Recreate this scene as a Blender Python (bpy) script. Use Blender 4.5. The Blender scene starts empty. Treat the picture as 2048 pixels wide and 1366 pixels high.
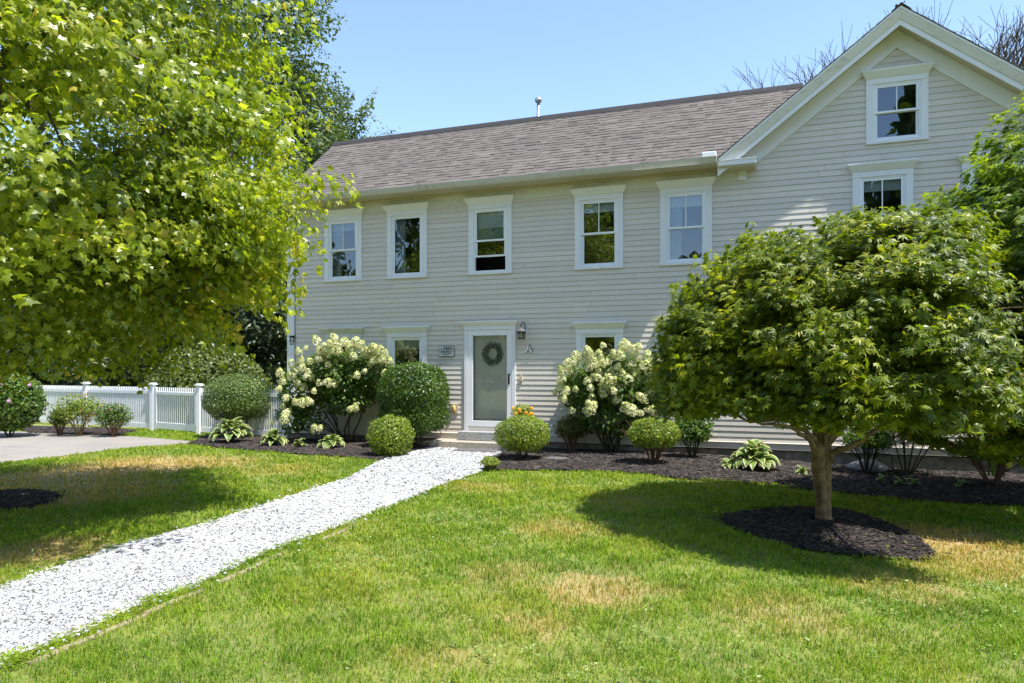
import bpy, bmesh, math, random
import numpy as np
from mathutils import Vector, Matrix
D = bpy.data
scene = bpy.context.scene
col = scene.collection
PI = math.pi
# ------------------------------------------------------------------ camera, sky, sun
FPX = 1400.0
TH = math.atan(FPX / 3967.0)
FW = (-math.sin(TH), math.cos(TH)); RT = (math.cos(TH), math.sin(TH))
CAM = (5.515, -14.191, 1.68)
cd = D.cameras.new('camera'); cam = D.objects.new('camera', cd); col.objects.link(cam)
cam.location = CAM; cam.rotation_euler = (PI / 2, 0, TH)
cd.sensor_width = 36; cd.lens = FPX / 2048 * 36; cd.shift_y = 57 / 2048
cd.clip_start = 0.05; cd.clip_end = 2000
scene.camera = cam
SUN = Vector((0.459, -0.144, 1.0)).normalized()
world = D.worlds.new('World'); scene.world = world; world.use_nodes = True
wn = world.node_tree.nodes; wl = world.node_tree.links
bg = wn['Background']; sky = wn.new('ShaderNodeTexSky'); sky.sky_type = 'NISHITA'
sky.sun_disc = False; sky.sun_elevation = math.asin(SUN.z); sky.sun_rotation = math.atan2(SUN.x, SUN.y)
sky.air_density = 1.0; sky.dust_density = 0.3; sky.ozone_density = 1.1
wl.new(sky.outputs[0], bg.inputs[0]); bg.inputs[1].default_value = 0.15
sl = D.lights.new('sun', 'SUN'); sun = D.objects.new('sun', sl); col.objects.link(sun)
sl.energy = 4.3; sl.angle = math.radians(0.53); sl.color = (1.0, 0.96, 0.90)
sun.rotation_euler = SUN.to_track_quat('Z', 'Y').to_euler(); sun.location = (20, -6, 40)
scene.view_settings.view_transform = 'Standard'; scene.view_settings.look = 'None'
scene.view_settings.exposure = 1.12; scene.view_settings.gamma = 1
scene.cycles.max_bounces = 8; scene.cycles.transparent_max_bounces = 12
# ------------------------------------------------------------------ pixel rays -> real points
def ray(px, py):
    a = (px - 1024) / FPX
    return (FW[0] + RT[0] * a, FW[1] + RT[1] * a, (740 - py) / FPX)
def ss(a, b, x):
    t = min(1, max(0, (x - a) / (b - a))); return t * t * (3 - 2 * t)
def gz(x, y=0):                      # the garden falls a little towards the right
    return -0.13 * ss(4.0, 8.2, x)
def gz_np(x):
    t = np.clip((x - 4.0) / 4.2, 0, 1); return -0.13 * t * t * (3 - 2 * t)
def G(px, py):                       # photo pixel -> point of the ground
    v = ray(px, py); z = 0
    for _ in range(5):
        t = (z - CAM[2]) / v[2]; x = CAM[0] + t * v[0]; z = gz(x)
    return (x, CAM[1] + t * v[1])
def W(px, py, Y=0.0):
    v = ray(px, py); t = (Y - CAM[1]) / v[1]
    return (CAM[0] + t * v[0], CAM[2] + t * v[2])
def AT(px, py, Z):
    v = ray(px, py); return Vector((CAM[0] + Z * v[0], CAM[1] + Z * v[1], CAM[2] + Z * v[2]))
def CW(X, Z):                        # camera-relative right / forward distances -> world x, y
    return (CAM[0] + RT[0] * X + FW[0] * Z, CAM[1] + RT[1] * X + FW[1] * Z)
# ------------------------------------------------------------------ tags and mesh helpers
def tag(o, label=None, cat=None, group=None, kind=None):
    if label: o['label'] = label
    if cat: o['category'] = cat
    if group: o['group'] = group
    if kind: o['kind'] = kind
    return o
def empty(name, loc, label, cat, group=None):
    o = D.objects.new(name, None); col.objects.link(o); o.location = loc
    o.empty_display_size = 0.2
    return tag(o, label, cat, group)
def wloc(o):
    v = Vector((0, 0, 0))
    while o is not None: v += o.location; o = o.parent
    return v
def link(name, me, mat, parent=None, loc=None):
    o = D.objects.new(name, me); col.objects.link(o)
    if mat is not None:
        for m in (mat if isinstance(mat, (list, tuple)) else [mat]): me.materials.append(m)
    if parent is not None: o.parent = parent
    if loc is not None: o.location = loc
    return o
class MB:
    def __init__(s): s.v = []; s.f = []; s.mi = []
    def add(s, vs, fs, mi=0):
        n = len(s.v); s.v += [tuple(v) for v in vs]; s.f += [tuple(i + n for i in f) for f in fs]; s.mi += [mi] * len(fs); return s
    def box(s, x0, x1, y0, y1, z0, z1, mi=0):
        return s.add([(x0,y0,z0),(x1,y0,z0),(x1,y1,z0),(x0,y1,z0),(x0,y0,z1),(x1,y0,z1),(x1,y1,z1),(x0,y1,z1)],
              [(0,3,2,1),(4,5,6,7),(0,1,5,4),(1,2,6,5),(2,3,7,6),(3,0,4,7)], mi)
    def prism_y(s, pts, y0, y1, mi=0):      # polygon in x,z (counter-clockwise seen from -y) from y0 (front) to y1
        n = len(pts)
        s.add([(x, y0, z) for x, z in pts] + [(x, y1, z) for x, z in pts],
              [tuple(range(n)), tuple(range(2*n-1, n-1, -1))] + [(i, i+n, (i+1) % n + n, (i+1) % n) for i in range(n)], mi); return s
    def prism_x(s, pts, x0, x1, mi=0):      # profile in y,z extruded along x
        n = len(pts)
        s.add([(x0, y, z) for y, z in pts] + [(x1, y, z) for y, z in pts],
              [tuple(range(n-1, -1, -1)), tuple(range(n, 2*n))] + [(i, (i+1) % n, (i+1) % n + n, i+n) for i in range(n)], mi); return s
    def obox(s, p, q, w, h0, h1, mi=0):     # upright box along p->q of width w from height h0 to h1
        d = Vector((q[0]-p[0], q[1]-p[1])); L = d.length; d /= L; n = Vector((-d.y, d.x)) * (w/2)
        c = [(p[0]+n.x, p[1]+n.y), (p[0]-n.x, p[1]-n.y), (q[0]-n.x, q[1]-n.y), (q[0]+n.x, q[1]+n.y)]
        return s.add([(x,y,h0) for x,y in c] + [(x,y,h1) for x,y in c], [(0,3,2,1),(4,5,6,7),(0,1,5,4),(1,2,6,5),(2,3,7,6),(3,0,4,7)], mi)
    def tube(s, pts, rad, n=7, mi=0, cap=True):
        pts = [Vector(p) for p in pts]; base = len(s.v); ref = Vector((0.13, 0.31, 1)).normalized()
        for i, p in enumerate(pts):
            t = (pts[min(i+1, len(pts)-1)] - pts[max(i-1, 0)])
            t = t.normalized() if t.length > 1e-9 else Vector((0,0,1))
            a = t.cross(ref)
            if a.length < 0.05: a = t.cross(Vector((1, 0, 0)))
            a.normalize(); b = t.cross(a); r = rad[i] if isinstance(rad, (list, tuple)) else rad
            for k in range(n):
                an = 2*PI*k/n; s.v.append(tuple(p + (a*math.cos(an) + b*math.sin(an))*r))
        for i in range(len(pts)-1):
            for k in range(n):
                s.f.append((base+i*n+k, base+i*n+(k+1) % n, base+(i+1)*n+(k+1) % n, base+(i+1)*n+k)); s.mi.append(mi)
        if cap:
            s.f.append(tuple(base+k for k in range(n-1, -1, -1))); s.mi.append(mi)
            s.f.append(tuple(base+(len(pts)-1)*n+k for k in range(n))); s.mi.append(mi)
        return s
    def lathe(s, c, prof, n=20, mi=0):
        base = len(s.v)
        for r, z in prof:
            for k in range(n): s.v.append((c[0]+r*math.cos(2*PI*k/n), c[1]+r*math.sin(2*PI*k/n), c[2]+z))
        for i in range(len(prof)-1):
            for k in range(n): s.f.append((base+i*n+k, base+i*n+(k+1) % n, base+(i+1)*n+(k+1) % n, base+(i+1)*n+k)); s.mi.append(mi)
        s.f.append(tuple(base+k for k in range(n-1, -1, -1))); s.mi.append(mi)
        s.f.append(tuple(base+(len(prof)-1)*n+k for k in range(n))); s.mi.append(mi)
        return s
    def build(s, name, mat, parent=None, smooth=False, local=False, bevel=0):
        me = D.meshes.new(name); o0 = Vector((0,0,0)) if (local or parent is None) else wloc(parent)
        me.from_pydata([(x-o0.x, y-o0.y, z-o0.z) for x, y, z in s.v], [], s.f)
        if isinstance(mat, (list, tuple)): me.polygons.foreach_set('material_index', s.mi)
        if smooth: me.polygons.foreach_set('use_smooth', [True]*len(me.polygons))
        me.update(); o = link(name, me, mat, parent)
        if bevel:
            b = o.modifiers.new('b', 'BEVEL'); b.width = bevel; b.segments = 2; b.limit_method = 'ANGLE'
        return o
def np_mesh(name, V, F, mat, parent=None, attrs=None, origin=None, smooth=False, mi=None):
    V = np.asarray(V, dtype=np.float32).reshape(-1, 3); F = np.asarray(F, dtype=np.int32)
    if origin is None: origin = wloc(parent) if parent is not None else Vector((0,0,0))
    V = V - np.array(origin, dtype=np.float32)
    me = D.meshes.new(name); k = F.shape[1]
    me.vertices.add(len(V)); me.vertices.foreach_set('co', V.ravel())
    me.loops.add(F.size); me.loops.foreach_set('vertex_index', F.ravel())
    me.polygons.add(len(F)); me.polygons.foreach_set('loop_start', np.arange(0, F.size, k, dtype=np.int32))
    me.polygons.foreach_set('loop_total', np.full(len(F), k, dtype=np.int32))
    me.polygons.foreach_set('use_smooth', np.full(len(F), smooth))
    if mi is not None: me.polygons.foreach_set('material_index', np.asarray(mi, dtype=np.int32))
    for an, av in (attrs or {}).items():
        a = me.attributes.new(an, 'FLOAT', 'POINT'); a.data.foreach_set('value', np.asarray(av, dtype=np.float32))
    me.update(calc_edges=True)
    return link(name, me, mat, parent)
RNG = np.random.default_rng(7)
def unit(v): return v / np.maximum(np.linalg.norm(v, axis=-1, keepdims=True), 1e-9)
# leaf templates: verts (x across, y along, z normal) and triangles
def fan(outline, c=(0, .35), fold=.28, droop=.25):
    vs = [(c[0], c[1], 0.0)] + [(x, y, 0.0) for x, y in outline]
    vs = [(x, y, -abs(x)*fold - droop*y*abs(y)) for x, y, _ in vs]; n = len(outline)
    return np.array(vs), np.array([(0, i+1, (i+1) % n + 1) for i in range(n)])
_h = [(.05,.02),(.40,.04),(.27,.24),(.58,.46),(.26,.50),(.17,.66)]
MAPLE = fan(_h + [(0, 1.0)] + [(-x, y) for x, y in reversed(_h)], (0, .36), .25, .28)
def star():
    pts = []; tips = [(-118,.42),(-78,.72),(-38,.92),(0,1.0),(38,.92),(78,.72),(118,.42)]
    for i, (a, r) in enumerate(tips):
        pts.append((r*math.sin(math.radians(a)), r*math.cos(math.radians(a))))
        if i < 6:
            b = (a + tips[i+1][0])/2; pts.append((.40*math.sin(math.radians(b)), .40*math.cos(math.radians(b))))
    pts.append((0, -.08)); return fan(pts, (0, .02), .2, .3)
JMAPLE = star()
OVAL = fan([(0,0),(.24,.25),(.27,.55),(0,1.0),(-.27,.55),(-.24,.25)], (0,.45), .45, .18)
TINY = (np.array([(0,0,0),(.3,.5,-.08),(0,1,-.1),(-.3,.5,-.08)]), np.array([(0,1,2),(0,2,3)]))
def leaves(name, tpl, P, Nn, Dn, S, mat, parent=None, rnd=None, extra=None, origin=None):
    T, F = tpl; N = len(P)
    n = unit(Nn); y = Dn - (Dn*n).sum(1, keepdims=True)*n; y = unit(y); x = np.cross(y, n)
    V = P[:, None, :] + S[:, None, None]*(T[None,:,0,None]*x[:,None,:] + T[None,:,1,None]*y[:,None,:] + T[None,:,2,None]*n[:,None,:])
    Fa = F[None] + (np.arange(N)*len(T))[:, None, None]
    if rnd is None: rnd = RNG.random(N)
    return np_mesh(name, V.reshape(-1,3), Fa.reshape(-1,3), mat, parent, {'rnd': np.repeat(rnd, len(T))}, origin)
def rdir(n): return unit(RNG.normal(size=(n,3)))
# ------------------------------------------------------------------ materials
def mat(name):
    m = D.materials.new(name); m.use_nodes = True; nt = m.node_tree
    return m, nt, nt.nodes, nt.links, nt.nodes['Principled BSDF']
def nd(nt, t, **kw):
    n = nt.nodes.new(t)
    for k, v in kw.items():
        if k.startswith('i_'): n.inputs[int(k[2:]) if k[2:].isdigit() else k[2:]].default_value = v
        else: setattr(n, k, v)
    return n
def c4(c): return (c[0], c[1], c[2], 1)
def ramp(nt, fac, stops):
    r = nt.nodes.new('ShaderNodeValToRGB'); e = r.color_ramp.elements
    while len(e) < len(stops): e.new(0.5)
    for i, (p, c) in enumerate(stops): e[i].position = p; e[i].color = c4(c)
    nt.links.new(fac, r.inputs[0]); return r
def noise(nt, scale, detail=4, rough=.55, vec=None, mapscale=None):
    tc = nt.nodes.new('ShaderNodeTexCoord'); n = nt.nodes.new('ShaderNodeTexNoise')
    n.inputs['Scale'].default_value = scale; n.inputs['Detail'].default_value = detail; n.inputs['Roughness'].default_value = rough
    src = vec or tc.outputs['Object']
    if mapscale:
        mp = nt.nodes.new('ShaderNodeMapping'); mp.inputs['Scale'].default_value = mapscale
        nt.links.new(src, mp.inputs[0]); src = mp.outputs[0]
    nt.links.new(src, n.inputs['Vector']); return n
def mixc(nt, fac, a, b, mode='MIX'):
    m = nt.nodes.new('ShaderNodeMix'); m.data_type = 'RGBA'; m.blend_type = mode
    for sock, v in ((m.inputs[0], fac), (m.inputs[6], a), (m.inputs[7], b)):
        if hasattr(v, 'is_linked') or hasattr(v, 'links'): nt.links.new(v, sock)
        elif isinstance(v, (int, float)): sock.default_value = v
        else: sock.default_value = c4(v)
    return m.outputs[2]
def bump(nt, h, strength=.3, dist=.01, bsdf=None):
    b = nt.nodes.new('ShaderNodeBump'); b.inputs['Strength'].default_value = strength; b.inputs['Distance'].default_value = dist
    nt.links.new(h, b.inputs['Height']); nt.links.new(b.outputs[0], bsdf.inputs['Normal']); return b
def plain(name, c, rough=.6, metal=0, spec=.5, var=.12, nscale=8, bmp=0):
    m, nt, N, L, b = mat(name)
    n = noise(nt, nscale, 5)
    r = ramp(nt, n.outputs[0], [(.3, [x*(1-var) for x in c]), (.7, [min(1, x*(1+var)) for x in c])])
    L.new(r.outputs[0], b.inputs['Base Color']); b.inputs['Roughness'].default_value = rough; b.inputs['Metallic'].default_value = metal
    b.inputs['Specular IOR Level'].default_value = spec
    if bmp: bump(nt, n.outputs[0], bmp, .01, b)
    return m
def paint(name, c, dirt=(.45,.42,.34), amt=.35, peel=0.0, rough=.5, st=(1,1,.35)):
    m, nt, N, L, b = mat(name)
    n1 = noise(nt, 1.4, 6, .65); n2 = noise(nt, 9, 6, .7, mapscale=st); n3 = noise(nt, 60, 3, .5, mapscale=(.15, 1, 1))
    r1 = ramp(nt, n1.outputs[0], [(.42, (0,0,0)), (.72, (1,1,1))])
    r2 = ramp(nt, n2.outputs[0], [(.45, (0,0,0)), (.75, (1,1,1))])
    mm = nd(nt, 'ShaderNodeMath', operation='MULTIPLY'); L.new(r1.outputs[0], mm.inputs[0]); L.new(r2.outputs[0], mm.inputs[1])
    m2 = nd(nt, 'ShaderNodeMath', operation='MULTIPLY'); L.new(mm.outputs[0], m2.inputs[0]); m2.inputs[1].default_value = amt
    cc = mixc(nt, m2.outputs[0], c, dirt)
    at = nd(nt, 'ShaderNodeAttribute', attribute_name='rnd')
    rr = ramp(nt, at.outputs['Fac'], [(0, (.94,.94,.94)), (1, (1.05,1.045,1.03))])
    cc = mixc(nt, 1.0, cc, rr.outputs[0], 'MULTIPLY')
    if peel:
        n4 = noise(nt, 22, 8, .75, mapscale=(.5,1,1)); r4 = ramp(nt, n4.outputs[0], [(1-peel, (0,0,0)), (1-peel+.02, (1,1,1))])
        cc = mixc(nt, r4.outputs[0], cc, (.22,.19,.16)); 
    L.new(cc, b.inputs['Base Color']); b.inputs['Roughness'].default_value = rough
    bump(nt, n3.outputs[0], .12, .004, b); return m
def leafmat(name, stops, trans=.45, tcol=None, rough=.42, spec=.5, gloss_noise=False):
    m, nt, N, L, b = mat(name)
    at = nd(nt, 'ShaderNodeAttribute', attribute_name='rnd')
    r = ramp(nt, at.outputs['Fac'], stops)
    n = noise(nt, .9, 3); rv = ramp(nt, n.outputs[0], [(.3, (.78,.80,.78)), (.7, (1.18,1.15,1.1))])
    cc = mixc(nt, 1.0, r.outputs[0], rv.outputs[0], 'MULTIPLY')
    L.new(cc, b.inputs['Base Color']); b.inputs['Roughness'].default_value = rough; b.inputs['Specular IOR Level'].default_value = spec
    t = N.new('ShaderNodeBsdfTranslucent'); tc = mixc(nt, 1.0, cc, tcol or (1.7,1.75,.7), 'MULTIPLY'); L.new(tc, t.inputs[0])
    mx = N.new('ShaderNodeMixShader'); mx.inputs[0].default_value = trans
    L.new(b.outputs[0], mx.inputs[1]); L.new(t.outputs[0], mx.inputs[2]); L.new(mx.outputs[0], N['Material Output'].inputs[0])
    return m
M = {}
M['siding'] = paint('siding_paint', (.635,.58,.505), (.36,.33,.26), .35)
M['trim'] = paint('trim_paint', (.80,.80,.81), (.42,.40,.36), .25)
M['peel'] = paint('peeling_sill_paint', (.80,.80,.81), (.42,.39,.31), .45, peel=.40)
M['frieze'] = paint('frieze_paint', (.70,.695,.665), (.30,.27,.17), 1.0, st=(.6,1,1.2))
M['soffit'] = paint('soffit_paint', (.55,.50,.36), (.25,.21,.11), .9)
M['gutter'] = paint('gutter_paint', (.55,.53,.45), (.20,.18,.12), 1.0, st=(2.2,.4,.25))
M['vinyl'] = plain('white_vinyl', (.82,.83,.84), .35, var=.02)
M['fence'] = plain('fence_white', (.80,.80,.81), .4, var=.04)
M['sash'] = plain('sash_white', (.80,.81,.82), .35, var=.03)
M['door_grey'] = plain('door_paint', (.86,.86,.85), .5, var=.03)
M['storm'] = plain('storm_door_white', (.80,.80,.80), .4, var=.03)
M['black'] = plain('black_metal', (.02,.02,.022), .4, .6)
M['ink'] = plain('black_lettering', (.015,.017,.025), .5)
M['dark'] = plain('dark_interior', (.035,.037,.04), .9)
M['blind'] = plain('blind_fabric', (.80,.84,.82), .8, var=.05)
M['curtain'] = plain('curtain_fabric', (.50,.54,.56), .8, var=.15, nscale=5)
M['galv'] = plain('galvanised_metal', (.45,.48,.53), .38, .75, var=.2)
M['granite'] = plain('granite', (.30,.30,.31), .8, var=.5, nscale=45, bmp=.9)
M['concrete'] = plain('concrete', (.36,.32,.26), .9, var=.25, nscale=18, bmp=.3)
M['foundation'] = plain('foundation_stone', (.20,.175,.14), .9, var=.45, nscale=7, bmp=.7)
M['rubber'] = plain('mat_rubber', (.10,.095,.095), .9, var=.5, nscale=60)
M['timber'] = plain('weathered_timber', (.26,.21,.13), .85, var=.4, nscale=9, bmp=.4)
M['stone'] = plain('tan_stone', (.36,.29,.18), .8, var=.25, nscale=9)
M['pot'] = plain('dark_pot', (.06,.05,.045), .5)
M['brass'] = plain('beige_plastic', (.50,.42,.28), .5)
M['amber'] = plain('amber_plastic', (.55,.38,.10), .3)
M['bark'] = plain('maple_bark', (.20,.145,.07), .85, var=.6, nscale=11, bmp=1.0)
M['bark_grey'] = plain('grey_bark', (.11,.09,.07), .9, var=.4, nscale=14, bmp=.8)
M['bark_dark'] = plain('dark_bark', (.055,.04,.03), .9, var=.3, nscale=20)
M['stem_red'] = plain('reddish_stem', (.14,.07,.045), .85)
M['plaque'] = plain('plaque_face', (.55,.56,.53), .8, var=.18, nscale=60)
# glass
def glassmat(name, refl, tint):
    m, nt, N, L, b = mat(name); N.remove(b)
    t = N.new('ShaderNodeBsdfTransparent'); t.inputs[0].default_value = c4(tint)
    g = N.new('ShaderNodeBsdfGlossy'); g.inputs['Roughness'].default_value = .01; g.inputs[0].default_value = (.84,.92,1,1)
    n = noise(nt, 1.3, 2); bm = N.new('ShaderNodeBump'); bm.inputs['Strength'].default_value = .08; bm.inputs['Distance'].default_value = .05
    L.new(n.outputs[0], bm.inputs['Height']); L.new(bm.outputs[0], g.inputs['Normal'])
    fr = N.new('ShaderNodeFresnel'); fr.inputs[0].default_value = 1.5
    ad = nd(nt, 'ShaderNodeMath', operation='ADD'); L.new(fr.outputs[0], ad.inputs[0]); ad.inputs[1].default_value = refl; ad.use_clamp = True
    mx = N.new('ShaderNodeMixShader'); L.new(ad.outputs[0], mx.inputs[0]); L.new(t.outputs[0], mx.inputs[1]); L.new(g.outputs[0], mx.inputs[2])
    L.new(mx.outputs[0], N['Material Output'].inputs[0]); return m
M['glass'] = glassmat('window_glass', .10, (.72,.76,.78))
M['storm_glass'] = glassmat('storm_glass', .05, (.96,.97,.97))
M['lamp_glass'] = glassmat('lamp_glass', .05, (.8,.8,.76))
# shingles
def shingle():
    m, nt, N, L, b = mat('shingles')
    at = nd(nt, 'ShaderNodeAttribute', attribute_name='rnd')
    r = ramp(nt, at.outputs['Fac'], [(0, (.045,.04,.038)), (.3, (.09,.08,.075)), (.65, (.13,.115,.106)), (1, (.17,.152,.14))])
    n = noise(nt, 160, 2, .6); rn = ramp(nt, n.outputs[0], [(.3, (.75,.75,.75)), (.7, (1.25,1.25,1.25))])
    n2 = noise(nt, .8, 3); rn2 = ramp(nt, n2.outputs[0], [(.3, (.9,.9,.9)), (.7, (1.1,1.08,1.05))])
    cc = mixc(nt, 1.0, r.outputs[0], rn.outputs[0], 'MULTIPLY'); cc = mixc(nt, 1.0, cc, rn2.outputs[0], 'MULTIPLY')
    L.new(cc, b.inputs['Base Color']); b.inputs['Roughness'].default_value = .95; b.inputs['Specular IOR Level'].default_value = .2
    bump(nt, n.outputs[0], .4, .004, b); return m
M['shingle'] = shingle()
M['ridge'] = plain('ridge_shingle', (.022,.021,.022), .95, var=.3, nscale=30)
# lawn colour, shared by ground and blades
DRY = [(G(120,985),1.5,.95), (G(300,930),1.4,.9), (G(180,945),1.4,.9), (G(20,960),1.0,.9), (G(430,925),1.0,.6), (G(70,1105),.6,.9), (G(560,940),.9,.35), (G(1200,1180),.5,.6),
       (G(1090,1252),.3,.5), (G(1120,1058),.55,.45), (G(1140,1180),.3,.7), (G(1900,1080),.75,1.0), (G(1960,1130),.7,.6), (G(1800,1170),.5,.5), (G(1250,1010),.6,.3), (G(950,975),.5,.35),
       (G(870,1320),.3,.3), (G(1560,1230),.5,.35), (G(1010,1150),.4,.35)]
def lawn_color(nt, dark=1.0):
    L = nt.links; tc = nt.nodes.new('ShaderNodeTexCoord')
    n1 = noise(nt, .55, 4, .6); n2 = noise(nt, 3.5, 5, .65); n3 = noise(nt, 14, 3, .6)
    acc = None
    wob = nd(nt, 'ShaderNodeVectorMath', operation='MULTIPLY_ADD'); L.new(n2.outputs['Color'], wob.inputs[0]); wob.inputs[1].default_value = (1.5,1.5,0); L.new(tc.outputs['Object'], wob.inputs[2])
    for (x, y), r, s in DRY:
        vm = nd(nt, 'ShaderNodeVectorMath', operation='DISTANCE'); L.new(wob.outputs[0], vm.inputs[0]); vm.inputs[1].default_value = (x+.75, y+.75, 0)
        mr = nd(nt, 'ShaderNodeMapRange'); mr.inputs['From Min'].default_value = r*1.15; mr.inputs['From Max'].default_value = r*.45
        mr.inputs['To Max'].default_value = s; L.new(vm.outputs['Value'], mr.inputs['Value'])
        if acc is None: acc = mr.outputs[0]
        else:
            mx = nd(nt, 'ShaderNodeMath', operation='MAXIMUM'); L.new(acc, mx.inputs[0]); L.new(mr.outputs[0], mx.inputs[1]); acc = mx.outputs[0]
    g = ramp(nt, n1.outputs[0], [(.25, (.12,.26,.018)), (.5, (.20,.33,.022)), (.75, (.33,.37,.04))])
    g2 = ramp(nt, n2.outputs[0], [(.32, (.66,.74,.75)), (.68, (1.28,1.16,1.05))])
    gg = mixc(nt, 1.0, g.outputs[0], g2.outputs[0], 'MULTIPLY')
    dn = ramp(nt, n3.outputs[0], [(.42, (0,0,0)), (.72, (.35,.35,.35))])
    a2 = nd(nt, 'ShaderNodeMath', operation='ADD', use_clamp=True); L.new(acc, a2.inputs[0]); L.new(dn.outputs[0], a2.inputs[1])
    return gg, a2.outputs[0], n3
def lawnmat(name, blade):
    m, nt, N, L, b = mat(name); gg, dry, n3 = lawn_color(nt)
    if blade:
        at = nd(nt, 'ShaderNodeAttribute', attribute_name='rnd')
        dr = nd(nt, 'ShaderNodeMath', operation='MULTIPLY'); L.new(dry, dr.inputs[0]); L.new(at.outputs['Fac'], dr.inputs[1])
        d2 = nd(nt, 'ShaderNodeMath', operation='MULTIPLY', use_clamp=True); L.new(dr.outputs[0], d2.inputs[0]); d2.inputs[1].default_value = 1.7
        rr = ramp(nt, at.outputs['Fac'], [(0, (.5,.58,.5)), (.5, (.95,.97,.95)), (.8, (1.25,1.2,1.1)), (.985, (1.2,1.15,1.1)), (1, (2.2,1.6,2.0))])
        cc = mixc(nt, 1.0, gg, rr.outputs[0], 'MULTIPLY'); cc = mixc(nt, d2.outputs[0], cc, (.50,.36,.13))
        L.new(cc, b.inputs['Base Color']); b.inputs['Roughness'].default_value = .6; b.inputs['Specular IOR Level'].default_value = .18
        t = N.new('ShaderNodeBsdfTranslucent'); tcl = mixc(nt, 1.0, cc, (1.6,1.6,.9), 'MULTIPLY'); L.new(tcl, t.inputs[0])
        mx = N.new('ShaderNodeMixShader'); mx.inputs[0].default_value = .4
        L.new(b.outputs[0], mx.inputs[1]); L.new(t.outputs[0], mx.inputs[2]); L.new(mx.outputs[0], N['Material Output'].inputs[0])
    else:
        cc = mixc(nt, .5, gg, (.13,.10,.05)); cc = mixc(nt, dry, cc, (.40,.28,.12))
        L.new(cc, b.inputs['Base Color']); b.inputs['Roughness'].default_value = .95
        nn = noise(nt, 90, 3, .7); bump(nt, nn.outputs[0], .8, .02, b)
    return m
M['ground'] = lawnmat('lawn_soil', False); M['blade'] = lawnmat('grass_blades', True)
def mulchmat():
    m, nt, N, L, b = mat('mulch'); at = nd(nt, 'ShaderNodeAttribute', attribute_name='rnd')
    n = noise(nt, 45, 4, .7); ad = nd(nt, 'ShaderNodeMath', operation='ADD'); L.new(at.outputs['Fac'], ad.inputs[0]); L.new(n.outputs[0], ad.inputs[1])
    hf = nd(nt, 'ShaderNodeMath', operation='MULTIPLY'); L.new(ad.outputs[0], hf.inputs[0]); hf.inputs[1].default_value = .6
    r = ramp(nt, hf.outputs[0], [(.1, (.008,.0065,.0065)), (.6, (.030,.022,.020)), (.85, (.065,.048,.038)), (.97, (.17,.13,.095))])
    L.new(r.outputs[0], b.inputs['Base Color']); b.inputs['Roughness'].default_value = .85; bump(nt, n.outputs[0], 1, .02, b); return m
M['mulch'] = mulchmat()
def gravelmat(name, base):
    m, nt, N, L, b = mat(name); at = nd(nt, 'ShaderNodeAttribute', attribute_name='rnd')
    tc = nt.nodes.new('ShaderNodeTexCoord'); v = N.new('ShaderNodeTexVoronoi'); v.inputs['Scale'].default_value = 55; L.new(tc.outputs['Object'], v.inputs['Vector'])
    if base:
        sx = N.new('ShaderNodeSeparateColor'); L.new(v.outputs['Color'], sx.inputs[0]); src = sx.outputs[0]
    else: src = at.outputs['Fac']
    r = ramp(nt, src, [(0, (.07,.07,.08)), (.09, (.20,.18,.15)), (.17, (.30,.31,.33)), (.38, (.41,.41,.42)), (1, (.51,.51,.50))])
    L.new(r.outputs[0], b.inputs['Base Color']); b.inputs['Roughness'].default_value = .55
    if base: bump(nt, v.outputs['Distance'], 1, .02, b)
    return m
M['gravel_base'] = gravelmat('gravel_base', True); M['gravel'] = gravelmat('marble_chips', False)
def asphalt():
    m, nt, N, L, b = mat('asphalt'); n = noise(nt, 120, 3, .7); n2 = noise(nt, .7, 4)
    r = ramp(nt, n.outputs[0], [(.3, (.18,.162,.145)), (.55, (.265,.24,.217)), (.75, (.39,.36,.32))])
    r2 = ramp(nt, n2.outputs[0], [(.35, (.88,.88,.88)), (.65, (1.08,1.06,1.03))])
    cc = mixc(nt, 1.0, r.outputs[0], r2.outputs[0], 'MULTIPLY')
    v = N.new('ShaderNodeTexVoronoi'); v.feature = 'DISTANCE_TO_EDGE'; v.inputs['Scale'].default_value = .35
    tc = N.new('ShaderNodeTexCoord'); nw = noise(nt, 3, 4)
    ma = nd(nt, 'ShaderNodeVectorMath', operation='MULTIPLY_ADD'); L.new(nw.outputs['Color'], ma.inputs[0]); ma.inputs[1].default_value = (.3,.3,0); L.new(tc.outputs['Object'], ma.inputs[2]); L.new(ma.outputs[0], v.inputs['Vector'])
    rv = ramp(nt, v.outputs['Distance'], [(0, (1,1,1)), (.006, (0,0,0))])
    cc = mixc(nt, rv.outputs[0], cc, (.10,.085,.06))
    L.new(cc, b.inputs['Base Color']); b.inputs['Roughness'].default_value = .9; bump(nt, n.outputs[0], .5, .005, b); return m
M['asphalt'] = asphalt()
# foliage
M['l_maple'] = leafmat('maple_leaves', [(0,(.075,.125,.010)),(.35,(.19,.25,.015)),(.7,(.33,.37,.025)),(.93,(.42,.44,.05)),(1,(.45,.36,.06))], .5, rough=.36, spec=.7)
M['l_jmaple'] = leafmat('japanese_maple_leaves', [(0,(.055,.085,.010)),(.45,(.125,.175,.010)),(.8,(.25,.29,.015)),(1,(.38,.38,.03))], .42, rough=.42, spec=.45)
M['l_jmaple2'] = leafmat('upright_maple_leaves', [(0,(.06,.11,.014)),(.45,(.13,.20,.015)),(.8,(.22,.29,.02)),(1,(.33,.36,.035))], .45)
M['l_hyd'] = leafmat('hydrangea_leaves', [(0,(.05,.10,.02)),(.5,(.10,.18,.028)),(1,(.19,.27,.045))], .4)
M['l_yew'] = leafmat('clipped_dark_leaves', [(0,(.03,.07,.010)),(.5,(.07,.14,.014)),(1,(.14,.23,.022))], .3, rough=.35)
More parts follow.
